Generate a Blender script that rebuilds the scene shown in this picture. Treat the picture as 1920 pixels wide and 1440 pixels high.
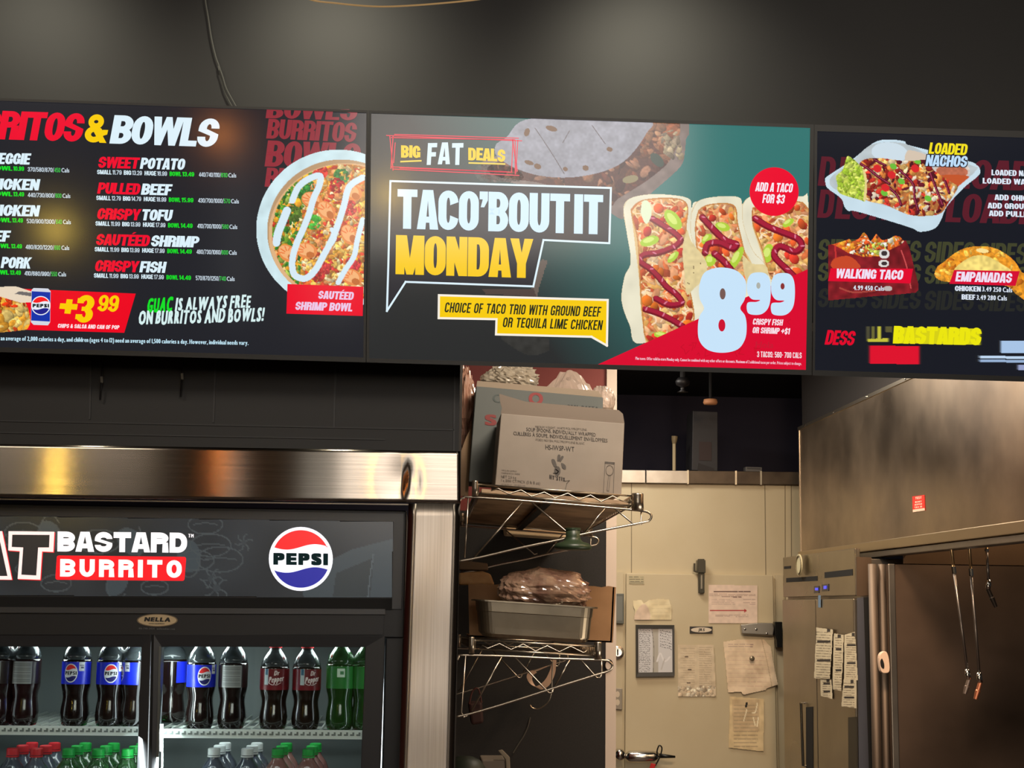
import bpy, math, random
import numpy as np
from mathutils import Vector, Matrix

for o in list(bpy.data.objects): bpy.data.objects.remove(o)
SC = bpy.context.scene
COL = SC.collection
R = math.radians

# ---------------------------------------------------------------- camera
F_PX = 2800.0
YAW, PITCH, ROLL = R(3.54), R(8.48), R(0.769)
CAM = np.array([0.0, 0.0, 1.6])
fw = np.array([math.sin(YAW)*math.cos(PITCH), math.cos(YAW)*math.cos(PITCH), math.sin(PITCH)])
rt = np.array([math.cos(YAW), -math.sin(YAW), 0.0])
up = np.cross(rt, fw)
rt, up = math.cos(ROLL)*rt + math.sin(ROLL)*up, -math.sin(ROLL)*rt + math.cos(ROLL)*up
cd = bpy.data.cameras.new('camera'); cam = bpy.data.objects.new('camera', cd); COL.objects.link(cam)
cd.sensor_width = 36.0; cd.lens = F_PX/1920*36.0; cd.clip_start = 0.05; cd.clip_end = 60
m = Matrix.Identity(4)
for i in range(3):
    m[i][0], m[i][1], m[i][2], m[i][3] = rt[i], up[i], -fw[i], CAM[i]
cam.matrix_world = m
SC.camera = cam

# ---------------------------------------------------------------- world, exposure, lights
SC.view_settings.view_transform = 'Standard'; SC.view_settings.look = 'None'
SC.view_settings.exposure = 0.0; SC.view_settings.gamma = 1.0; SC.view_settings.use_curve_mapping = False
wd = bpy.data.worlds.new('world'); SC.world = wd; wd.use_nodes = True
wd.node_tree.nodes['Background'].inputs[0].default_value = (0.75, 0.72, 0.7, 1)
wd.node_tree.nodes['Background'].inputs[1].default_value = 0.05

def lamp(name, kind, loc, power, color=(1, 1, 1), size=0.3, sy=None, aim=None, spot=None, blend=0.6):
    ld = bpy.data.lights.new(name, kind); ld.energy = power; ld.color = color
    if kind == 'AREA':
        ld.size = size
        if sy: ld.shape = 'RECTANGLE'; ld.size_y = sy
    else: ld.shadow_soft_size = size
    if kind == 'SPOT': ld.spot_size = R(spot or 60); ld.spot_blend = blend
    o = bpy.data.objects.new(name, ld); COL.objects.link(o); o.location = loc
    if aim is not None:
        o.rotation_euler = (Vector(aim)-Vector(loc)).to_track_quat('-Z', 'Y').to_euler()
    return o
WARM = (1, .80, .55)
# kitchen lights: ceiling, hood and an added low fill
lamp('kitchen_light', 'AREA', (1.38, 6.3, 2.93), 27, (1, .86, .68), .4, .4, (1.38, 6.3, 0))
lamp('kitchen_light', 'AREA', (0.85, 7.7, 2.93), 22, (1, .92, .80), .5, .5, (0.85, 7.7, 0))
lamp('kitchen_light', 'AREA', (1.50, 4.75, 2.9), 60, (1, .68, .42), .35, .35, (2.1, 5.0, 2.3))
lamp('low_fill_light', 'AREA', (1.5, 4.6, 1.1), 6, (1, .84, .66), .7, .3, (0.6, 5.9, 2.1))  # added fill with no lamp there; brightens the shelf undersides from below
lamp('hood_light', 'AREA', (2.7, 5.7, 2.45), 7, (1, .72, .46), .5, .2, (2.6, 6.3, 1.6))
lamp('kitchen_light', 'AREA', (0.70, 4.30, 2.9), 26, (1, .86, .72), .5, .3, (0.6, 5.2, 2.0))
# downlights washing the wall over the menu displays
for x_, p_ in ((-1.13, 5.2), (-0.28, 6.6), (0.62, 6.8)):
    lamp('wall_downlight', 'SPOT', (x_, 3.25, 3.40), p_*3.2, (1, .93, .72), .03, aim=(x_+.03, 3.95, 2.75), spot=88, blend=1)
# dining room behind the camera
for x_, y_ in ((-1.8, 0.2), (0.4, -0.6), (2.2, 0.6)):
    lamp('dining_light', 'AREA', (x_, y_, 3.45), 30, (1, .88, .74), .9, .9, (x_, y_+1.6, 1.2))
lamp('dining_light', 'AREA', (0.6, -2.4, 2.7), 40, (1, .92, .84), 2.2, 1.2, (0.8, 5, 1.6))  # broad unseen fill, added to brighten front faces from behind the camera

# ---------------------------------------------------------------- pixel -> world helpers
def ray(px, py):
    px = np.asarray(px, float); py = np.asarray(py, float)
    return ((px-960)/F_PX)[..., None]*rt + ((720-py)/F_PX)[..., None]*up + fw
class Plane:
    def __init__(s, point, normal):
        s.p = np.array(point, float); n = np.array(normal, float); s.n = n/np.linalg.norm(n)
        if (CAM-s.p) @ s.n < 0: s.n = -s.n            # normal looks at the camera side
    def at(s, px, py, off=0.0):
        d = ray(px, py); q = s.p+s.n*off
        t = ((q-CAM) @ s.n)/(d @ s.n)
        return CAM + d*t[..., None]
def PY(y): return Plane((0, y, 0), (0, -1, 0))
def PX(x): return Plane((x, 0, 0), (-1, 0, 0))
def PZ(z): return Plane((0, 0, z), (0, 0, -1))
def W(px, py, y): return PY(y).at(px, py)

# ---------------------------------------------------------------- materials
def lin(c):
    c = np.asarray(c, float)/255.0
    return np.where(c <= .04045, c/12.92, ((c+.055)/1.055)**2.4)
MATS = {}
def mat(name, rgb=(128, 128, 128), rough=.5, metal=0.0, emit=None, es=1.0, coat=0.0, noise=None, nscale=8, aniso=0, arot=0.0, bump=0, bscale=60, trans=0, alpha=1, rnoise=0, attr=False, spec=None, stretch=None, backlit=None):
    if name in MATS: return MATS[name]
    m = bpy.data.materials.new(name); m.use_nodes = True; nt = m.node_tree; b = nt.nodes['Principled BSDF']; L = nt.links
    c = tuple(lin(rgb))+(1,)
    b.inputs['Base Color'].default_value = c
    b.inputs['Roughness'].default_value = rough; b.inputs['Metallic'].default_value = metal
    b.inputs['Coat Weight'].default_value = coat; b.inputs['Coat Roughness'].default_value = .08
    if spec is not None: b.inputs['Specular IOR Level'].default_value = spec
    if trans: b.inputs['Transmission Weight'].default_value = trans
    if alpha < 1: b.inputs['Alpha'].default_value = alpha
    if aniso:
        b.inputs['Anisotropic'].default_value = aniso; b.inputs['Anisotropic Rotation'].default_value = arot
        ge = nt.nodes.new('ShaderNodeNewGeometry'); vm = nt.nodes.new('ShaderNodeVectorMath'); vm.operation = 'CROSS_PRODUCT'
        L.new(ge.outputs['Normal'], vm.inputs[0]); vm.inputs[1].default_value = (0, 0, 1)
        L.new(vm.outputs[0], b.inputs['Tangent'])
    tc = None
    def coords():
        nonlocal tc
        if tc is None:
            tc = nt.nodes.new('ShaderNodeTexCoord')
            if stretch:
                mp = nt.nodes.new('ShaderNodeMapping'); mp.inputs['Scale'].default_value = stretch
                L.new(tc.outputs['Object'], mp.inputs[0]); tc = mp
        return tc.outputs[0] if stretch else tc.outputs['Object']
    if attr:
        a = nt.nodes.new('ShaderNodeVertexColor'); a.layer_name = 'Col'
        if emit is not None:
            b.inputs['Base Color'].default_value = (.01, .01, .01, 1)
            L.new(a.outputs[0], b.inputs['Emission Color']); b.inputs['Emission Strength'].default_value = es
        else: L.new(a.outputs[0], b.inputs['Base Color'])
    elif emit is not None:
        b.inputs['Emission Color'].default_value = tuple(lin(emit))+(1,); b.inputs['Emission Strength'].default_value = es
    if noise:
        n = nt.nodes.new('ShaderNodeTexNoise'); n.inputs['Scale'].default_value = nscale; n.inputs['Detail'].default_value = 6
        L.new(coords(), n.inputs['Vector'])
        r = nt.nodes.new('ShaderNodeValToRGB'); r.color_ramp.elements[0].position = .3; r.color_ramp.elements[1].position = .7
        r.color_ramp.elements[0].color = c; r.color_ramp.elements[1].color = tuple(lin(noise))+(1,)
        L.new(n.outputs['Fac'], r.inputs[0]); L.new(r.outputs[0], b.inputs['Base Color'])
    if rnoise:
        n = nt.nodes.new('ShaderNodeTexNoise'); n.inputs['Scale'].default_value = nscale*.6; n.inputs['Detail'].default_value = 8
        L.new(coords(), n.inputs['Vector'])
        mr = nt.nodes.new('ShaderNodeMapRange'); mr.inputs['From Min'].default_value = .3; mr.inputs['From Max'].default_value = .7
        mr.inputs['To Min'].default_value = max(.02, rough-rnoise); mr.inputs['To Max'].default_value = rough+rnoise
        L.new(n.outputs['Fac'], mr.inputs[0]); L.new(mr.outputs[0], b.inputs['Roughness'])
    if bump:
        n = nt.nodes.new('ShaderNodeTexNoise'); n.inputs['Scale'].default_value = bscale; n.inputs['Detail'].default_value = 4
        L.new(coords(), n.inputs['Vector'])
        bp = nt.nodes.new('ShaderNodeBump'); bp.inputs['Strength'].default_value = bump; bp.inputs['Distance'].default_value = .01
        L.new(n.outputs['Fac'], bp.inputs['Height']); L.new(bp.outputs[0], b.inputs['Normal'])
    MATS[name] = m
    return m
def glow(rgb):                                     # pixels of a lit display: they give off their own light behind glossy glass
    return mat('display_%d_%d_%d' % tuple(rgb), (6, 6, 7), .12, emit=rgb)
def lit(rgb, es=1.0):                              # print on a backlit sign panel
    return mat('backlit_%d_%d_%d' % tuple(rgb), rgb, .25, emit=rgb, es=es)
def ink(rgb): return mat('ink_%d_%d_%d' % tuple(rgb), rgb, .6)
def glassy(name, tint=(1, 1, 1), ior=1.5):
    if name in MATS: return MATS[name]
    m = bpy.data.materials.new(name); m.use_nodes = True; nt = m.node_tree; L = nt.links
    nt.nodes.remove(nt.nodes['Principled BSDF']); out = nt.nodes['Material Output']
    t = nt.nodes.new('ShaderNodeBsdfTransparent'); t.inputs[0].default_value = tint+(1,)
    g = nt.nodes.new('ShaderNodeBsdfGlossy'); g.inputs['Roughness'].default_value = .02
    fr = nt.nodes.new('ShaderNodeFresnel'); fr.inputs[0].default_value = ior
    mx = nt.nodes.new('ShaderNodeMixShader'); L.new(fr.outputs[0], mx.inputs[0]); L.new(t.outputs[0], mx.inputs[1]); L.new(g.outputs[0], mx.inputs[2])
    L.new(mx.outputs[0], out.inputs[0]); MATS[name] = m
    return m

# ---------------------------------------------------------------- object helpers
def tag(o, label=None, cat=None, group=None, kind=None):
    if label: o['label'] = label
    if cat: o['category'] = cat
    if group: o['group'] = group
    if kind: o['kind'] = kind
    return o
def thing(name, label, cat, loc=(0, 0, 0), group=None):
    o = bpy.data.objects.new(name, None); COL.objects.link(o); o.location = [float(v) for v in loc]
    o.empty_display_size = .05
    return tag(o, label, cat, group)
def root_loc(p):
    v = np.zeros(3)
    while p is not None:
        v += np.array(p.location); p = p.parent
    return v
def mk(name, V, Fc, m, parent=None, smooth=False, bevel=0, label=None, colors=None, solid=0, local=False, origin=None):
    """one mesh object; V in world coordinates (local=True: in the parent's)"""
    V = np.asarray(V, float)
    if not local:
        if parent is not None: V = V-root_loc(parent)
    c = np.zeros(3)
    if parent is None:
        c = (V.min(0)+V.max(0))/2; c[2] = V[:, 2].min(); V = V-c
    me = bpy.data.meshes.new(name); me.from_pydata(V.tolist(), [], Fc)
    if smooth: me.polygons.foreach_set('use_smooth', [True]*len(me.polygons))
    if colors is not None:
        a = me.color_attributes.new('Col', 'FLOAT_COLOR', 'POINT')
        cc = np.ones((len(V), 4)); cc[:, :3] = colors; a.data.foreach_set('color', cc.ravel())
    me.materials.append(m); me.update()
    o = bpy.data.objects.new(name, me); COL.objects.link(o); o.location = c
    if parent is not None: o.parent = parent
    if bevel:
        b = o.modifiers.new('bevel', 'BEVEL'); b.width = bevel; b.segments = 2; b.limit_method = 'ANGLE'
    if solid:
        s = o.modifiers.new('solid', 'SOLIDIFY'); s.thickness = solid; s.offset = 0
    if label: o['label'] = label
    return o
class G:
    """collects geometry for one mesh"""
    def __init__(s): s.V = []; s.F = []; s.n = 0
    def add(s, V, Fc):
        V = np.asarray(V, float); s.V.append(V); s.F += [tuple(int(i)+s.n for i in f) for f in Fc]; s.n += len(V); return s
    def box(s, x0, x1, y0, y1, z0, z1):
        x0, x1 = sorted((x0, x1)); y0, y1 = sorted((y0, y1)); z0, z1 = sorted((z0, z1))
        V = [(x, y, z) for z in (z0, z1) for y in (y0, y1) for x in (x0, x1)]
        return s.add(V, [(0, 2, 3, 1), (4, 5, 7, 6), (0, 1, 5, 4), (2, 6, 7, 3), (0, 4, 6, 2), (1, 3, 7, 5)])
    def hexa(s, a, b):                                # two matching quads a (front) and b (back)
        V = list(a)+list(b)
        return s.add(V, [(0, 1, 2, 3), (7, 6, 5, 4), (0, 4, 5, 1), (1, 5, 6, 2), (2, 6, 7, 3), (3, 7, 4, 0)])
    def slab(s, pl, pts, th, off=0.0):                # px polygon on plane pl, thickness th going away from the camera side
        pts = np.array(pts, float); a = pl.at(pts[:, 0], pts[:, 1], off); b = a-pl.n*th; n = len(pts)
        return s.add(np.vstack([a, b]), [tuple(range(n)), tuple(range(2*n-1, n-1, -1))]+[(i, n+i, n+(i+1) % n, (i+1) % n) for i in range(n)])
    def tube(s, pts, r, k=8, closed=False, cap=True):
        P = np.array(pts, float); n = len(P); rr = np.full(n, r) if np.isscalar(r) else np.array(r, float)
        T = np.gradient(P, axis=0) if not closed else (np.roll(P, -1, 0)-np.roll(P, 1, 0))
        T /= np.linalg.norm(T, axis=1)[:, None]+1e-12
        ref = np.array([0, 0, 1.0]) if abs(T[0][2]) < .9 else np.array([1.0, 0, 0])
        u = np.cross(T[0], ref); u /= np.linalg.norm(u); V = []
        for i in range(n):
            u = u-(u @ T[i])*T[i]; u /= np.linalg.norm(u)+1e-12; w = np.cross(T[i], u)
            for j in range(k):
                a = 2*math.pi*j/k; V.append(P[i]+rr[i]*(math.cos(a)*u+math.sin(a)*w))
        Fc = []
        for i in range(n if closed else n-1):
            i2 = (i+1) % n
            for j in range(k): Fc.append((i*k+j, i*k+(j+1) % k, i2*k+(j+1) % k, i2*k+j))
        if cap and not closed: Fc += [tuple(range(k-1, -1, -1)), tuple((n-1)*k+j for j in range(k))]
        return s.add(V, Fc)
    def lathe(s, prof, k=24, c=(0, 0, 0), axis='z', a0=0, a1=None):
        full = a1 is None; a1 = 2*math.pi if full else a1
        n = len(prof); kk = k if full else k+1; V = []
        for r_, z_ in prof:
            for j in range(kk):
                a = a0+(a1-a0)*j/k; p = (r_*math.cos(a), r_*math.sin(a), z_)
                if axis == 'y': p = (p[0], p[2], p[1])
                if axis == 'x': p = (p[2], p[0], p[1])
                V.append((p[0]+c[0], p[1]+c[1], p[2]+c[2]))
        Fc = [(i*kk+j, i*kk+(j+1) % kk, (i+1)*kk+(j+1) % kk, (i+1)*kk+j) for i in range(n-1) for j in range(k)]
        if full:
            if prof[0][0] > 1e-5: Fc.append(tuple(range(kk-1, -1, -1)))
            if prof[-1][0] > 1e-5: Fc.append(tuple((n-1)*kk+j for j in range(kk)))
        return s.add(V, Fc)
    def mk(s, name, m, parent=None, **kw): return mk(name, np.vstack(s.V), s.F, m, parent, **kw)
def struct(o): o['kind'] = 'structure'; return o

# ---------------------------------------------------------------- lettering
CHARS = "ABCDEFGHIJKLMNOPQRSTUVWXYZabcdefghijklmnopqrstuvwxyz0123456789&'.,+$!()-/:%É©ÈÀ™#"
GL = {}
def load_glyphs():
    tmp = []
    for res in (2, 5):
        for c in CHARS:
            cu = bpy.data.curves.new('t', 'FONT'); cu.body = c; cu.resolution_u = res; cu.fill_mode = 'FRONT'
            o = bpy.data.objects.new('t', cu); COL.objects.link(o); tmp.append((res, c, o))
    dg = bpy.context.evaluated_depsgraph_get(); dg.update()
    for res, c, o in tmp:
        e = o.evaluated_get(dg); me = e.to_mesh(); V = np.array([v.co[:2] for v in me.vertices]) if len(me.vertices) else np.zeros((0, 2))
        GL[(res, c)] = (V, [tuple(p.vertices) for p in me.polygons]); e.to_mesh_clear()
    for _, _, o in tmp:
        cu = o.data; bpy.data.objects.remove(o); bpy.data.curves.remove(cu)
    H = GL[(5, 'H')][0][:, 1].max()
    for k, (V, Fc) in list(GL.items()):
        if len(V): V = V/H
        GL[k] = (V, Fc)
load_glyphs()
def text_px(s, x0, y0, x1, y1, h, slant=0.0, bx=0.0, by=0.0, lean=.014, gap=None, jit=0, seed=1, big=False, h1=None, space=.30, mono=0):
    """glyph geometry in photo pixels: baseline from (x0,y0) to (x1,y1), cap height h; bx/by thicken the strokes"""
    rnd = random.Random(seed); res = 5 if big else 2
    if gap is None: gap = .1*h+1.2*bx
    items = []; tot = 0; ng = 0
    for c in s:
        if c == ' ': items.append((None, space, 0)); tot += space; continue
        V, Fc = GL[(res, c)]
        a, b = V[:, 0].min(), V[:, 0].max(); w = b-a
        if mono: w = w*(1-mono)+.62*mono
        items.append(((V, Fc, a, b), w, 0)); tot += w; ng += 1
    Wd = math.hypot(x1-x0, y1-y0)
    nb = ng
    sx = (Wd-gap*max(len(s)-1, 0)-2*bx*nb)/tot
    sx = max(sx, .15*h)
    g = G(); x = 0.0
    dxy = np.array([x1-x0, y1-y0])/Wd
    if bx or by:
        nx = 5 if bx > 1.5 else 3; ny = 3 if by > .4 else 1
        offs = [(dx, dy) for dx in np.linspace(-bx, bx, nx) for dy in (np.linspace(-by, by, ny) if ny > 1 else (0,))]
    else: offs = [(0, 0)]
    for it, w, _ in items:
        if it is None: x += sx*w+gap; continue
        V, Fc, a, b = it
        ww = sx*w+2*bx; k = (sx*w)/max(b-a, 1e-3)
        f = x/Wd; hh = h if h1 is None else h+(h1-h)*f
        P0 = np.zeros((len(V), 2)); P0[:, 0] = (V[:, 0]-a)*k+bx; P0[:, 1] = V[:, 1]*(hh-2*by)+by
        if jit:
            th = rnd.uniform(-jit, jit)*.25; sc = 1+rnd.uniform(-jit, jit)*.4; c_ = np.array([ww/2, hh/2])
            Q = (P0-c_)*sc; P0 = np.stack([Q[:, 0]*math.cos(th)-Q[:, 1]*math.sin(th), Q[:, 0]*math.sin(th)+Q[:, 1]*math.cos(th)], 1)+c_
            P0[:, 1] += rnd.uniform(-jit, jit)*hh*.25
        for kz, (dx, dy) in enumerate(offs):
            Q = P0+np.array([dx, dy])
            X = x+Q[:, 0]+Q[:, 1]*slant
            px = x0+dxy[0]*X+Q[:, 1]*lean; py = y0+dxy[1]*X-Q[:, 1]
            g.add(np.stack([px, py, np.full(len(px), kz*2e-5)], 1), Fc)
        x += ww+gap
    return g
def letters(parent, pl, s, x0, y0, x1, y1, h, m, off=.0016, name='lettering', label=None, **kw):
    g = text_px(s, x0, y0, x1, y1, h, **kw)
    V = np.vstack(g.V); Q = pl.at(V[:, 0], V[:, 1], off)+V[:, 2:3]*pl.n
    return mk(name, Q, g.F, m, parent, label=label)
def many_letters(parent, pl, rows, m, off=.0016, name='lettering', label=None, **kw):
    """several printed lines of one colour, one part each"""
    for r in rows:
        k2 = dict(kw)
        if len(r) > 6: k2.update(r[6])
        letters(parent, pl, *r[:6], m, off=off, name=name, label=label, **k2)
def flat(parent, pl, polys, m, off=.001, name='panel', label=None, **kw):
    g = G()
    for p in polys:
        p = np.array(p, float); g.add(np.stack([p[:, 0], p[:, 1], np.zeros(len(p))], 1), [tuple(range(len(p)))])
    V = np.vstack(g.V)
    return mk(name, pl.at(V[:, 0], V[:, 1], off), g.F, m, parent, label=label, **kw)
def stroke_poly(pts, w, closed=False):
    P = [np.array(p, float) for p in pts]; out = []; n = len(P)
    for i in range(n if closed else n-1):
        a, b = P[i], P[(i+1) % n]; d = b-a; L = np.linalg.norm(d)
        if L < 1e-6: continue
        d /= L; q = np.array([-d[1], d[0]])*w/2; e = d*w/2
        out.append([a-e+q, b+e+q, b+e-q, a-e-q])
    return out
def circ(cx, cy, r, n=48, ry=None, a0=0, a1=2*math.pi):
    ry = r if ry is None else ry
    return [(cx+r*math.cos(a0+(a1-a0)*i/n), cy+ry*math.sin(a0+(a1-a0)*i/n)) for i in range(n)]
def smooth(pts, k=6, closed=True):
    P = np.array(pts, float); n = len(P); out = []
    for i in range(n if closed else n-1):
        g_ = lambda j: P[j % n] if closed else P[min(max(j, 0), n-1)]
        p0, p1, p2, p3 = g_(i-1), g_(i), g_(i+1), g_(i+2)
        for t in np.arange(k)/k:
            out.append(.5*((2*p1)+(-p0+p2)*t+(2*p0-5*p1+4*p2-p3)*t*t+(-p0+3*p1-3*p2+p3)*t**3))
    if not closed: out.append(P[-1])
    return [tuple(p) for p in out]

# ---------------------------------------------------------------- pictures shown on displays and printed sheets
class Canvas:
    def __init__(s, x0, y0, x1, y1, step=1.5, bg=None, seed=1):
        s.nx = int((x1-x0)/step)+1; s.ny = int((y1-y0)/step)+1
        s.X, s.Y = np.meshgrid(np.linspace(x0, x1, s.nx), np.linspace(y0, y1, s.ny))
        s.C = np.zeros((s.ny, s.nx, 3)); s.M = np.zeros((s.ny, s.nx), bool); s.r = np.random.RandomState(seed)
        if bg is not None: s.C[:] = bg; s.M[:] = True
    def inside(s, pts):
        P = np.array(pts, float); ins = np.zeros(s.X.shape, bool); n = len(P)
        for i in range(n):
            xa, ya = P[i]; xb, yb = P[(i+1) % n]
            if ya == yb: continue
            c = ((ya > s.Y) != (yb > s.Y)) & (s.X < (xb-xa)*(s.Y-ya)/(yb-ya)+xa); ins ^= c
        return ins
    def put(s, m, c, clip=None, grow=True):
        if clip is not None: m = m & clip
        s.C[m] = c
        if grow: s.M |= m
        return m
    def poly(s, pts, c, clip=None, sm=True): return s.put(s.inside(smooth(pts) if sm else pts), c, clip)
    def ell(s, cx, cy, rx, ry, c, rot=0, clip=None):
        dx, dy = s.X-cx, s.Y-cy; u = dx*math.cos(rot)+dy*math.sin(rot); v = -dx*math.sin(rot)+dy*math.cos(rot)
        return s.put((u/rx)**2+(v/ry)**2 < 1, c, clip)
    def stroke(s, pts, w, c, clip=None, sm=True):
        P = smooth(pts, 5, False) if sm else pts; d = np.full(s.X.shape, 1e9)
        for (xa, ya), (xb, yb) in zip(P[:-1], P[1:]):
            L2 = (xb-xa)**2+(yb-ya)**2+1e-9; t = np.clip(((s.X-xa)*(xb-xa)+(s.Y-ya)*(yb-ya))/L2, 0, 1)
            d = np.minimum(d, np.hypot(s.X-xa-t*(xb-xa), s.Y-ya-t*(yb-ya)))
        return s.put(d < w/2, c, clip)
    def scatter(s, n, mask, pal, r0, r1, asp=2.2, light=.25, amin=1.0, rim=.16):
        ys, xs = np.nonzero(mask)
        if not len(ys): return
        for _ in range(n):
            k = s.r.randint(len(ys)); cx, cy = s.X[ys[k], xs[k]], s.Y[ys[k], xs[k]]
            a = s.r.uniform(r0, r1); b = a/s.r.uniform(amin, asp); th = s.r.uniform(0, math.pi)
            c = np.array(pal[s.r.randint(len(pal))], float)*s.r.uniform(.8, 1.12)
            i0, i1 = np.searchsorted(s.Y[:, 0], [cy-a, cy+a]); j0, j1 = np.searchsorted(s.X[0], [cx-a, cx+a])
            dx, dy = s.X[i0:i1, j0:j1]-cx, s.Y[i0:i1, j0:j1]-cy
            u = dx*math.cos(th)+dy*math.sin(th); v = -dx*math.sin(th)+dy*math.cos(th)
            q = (u/a)**2+(v/b)**2; mm = (q < 1) & mask[i0:i1, j0:j1]
            sh = 1.0+light*(-(dx+dy)/(1.4*a))-rim*(q > .7)
            s.C[i0:i1, j0:j1][mm] = np.clip(c*sh[..., None], 0, 255)[mm]
    def noise(s, mask, amp, scale):
        g = s.r.uniform(-1, 1, (int((s.Y.max()-s.Y.min())/scale)+3, int((s.X.max()-s.X.min())/scale)+3))
        u = (s.X-s.X.min())/scale; v = (s.Y-s.Y.min())/scale; i = v.astype(int); j = u.astype(int); fu = u-j; fv = v-i
        nz = (g[i, j]*(1-fu)+g[i, j+1]*fu)*(1-fv)+(g[i+1, j]*(1-fu)+g[i+1, j+1]*fu)*fv
        s.C[mask] = np.clip(s.C[mask]*(1+amp*nz[mask])[:, None], 0, 255)
    def mesh(s, parent, pl, m, off=.0008, name='picture', label=None, back=0, mapper=None):
        idx = -np.ones(s.M.shape, int); idx[s.M] = np.arange(s.M.sum())
        a, b, c, d = idx[:-1, :-1], idx[:-1, 1:], idx[1:, 1:], idx[1:, :-1]; ok = (a >= 0) & (b >= 0) & (c >= 0) & (d >= 0)
        Fc = np.stack([a[ok], b[ok], c[ok], d[ok]], 1).tolist()
        V = pl.at(s.X[s.M], s.Y[s.M], off) if mapper is None else mapper(s.X[s.M], s.Y[s.M])
        return mk(name, V, Fc, m, parent, colors=lin(s.C[s.M]), label=label)
DISP = mat('display_picture', attr=True, emit=(1, 1, 1), rough=.12)
PRINT = mat('printed_sheet', attr=True, rough=.7)
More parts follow.
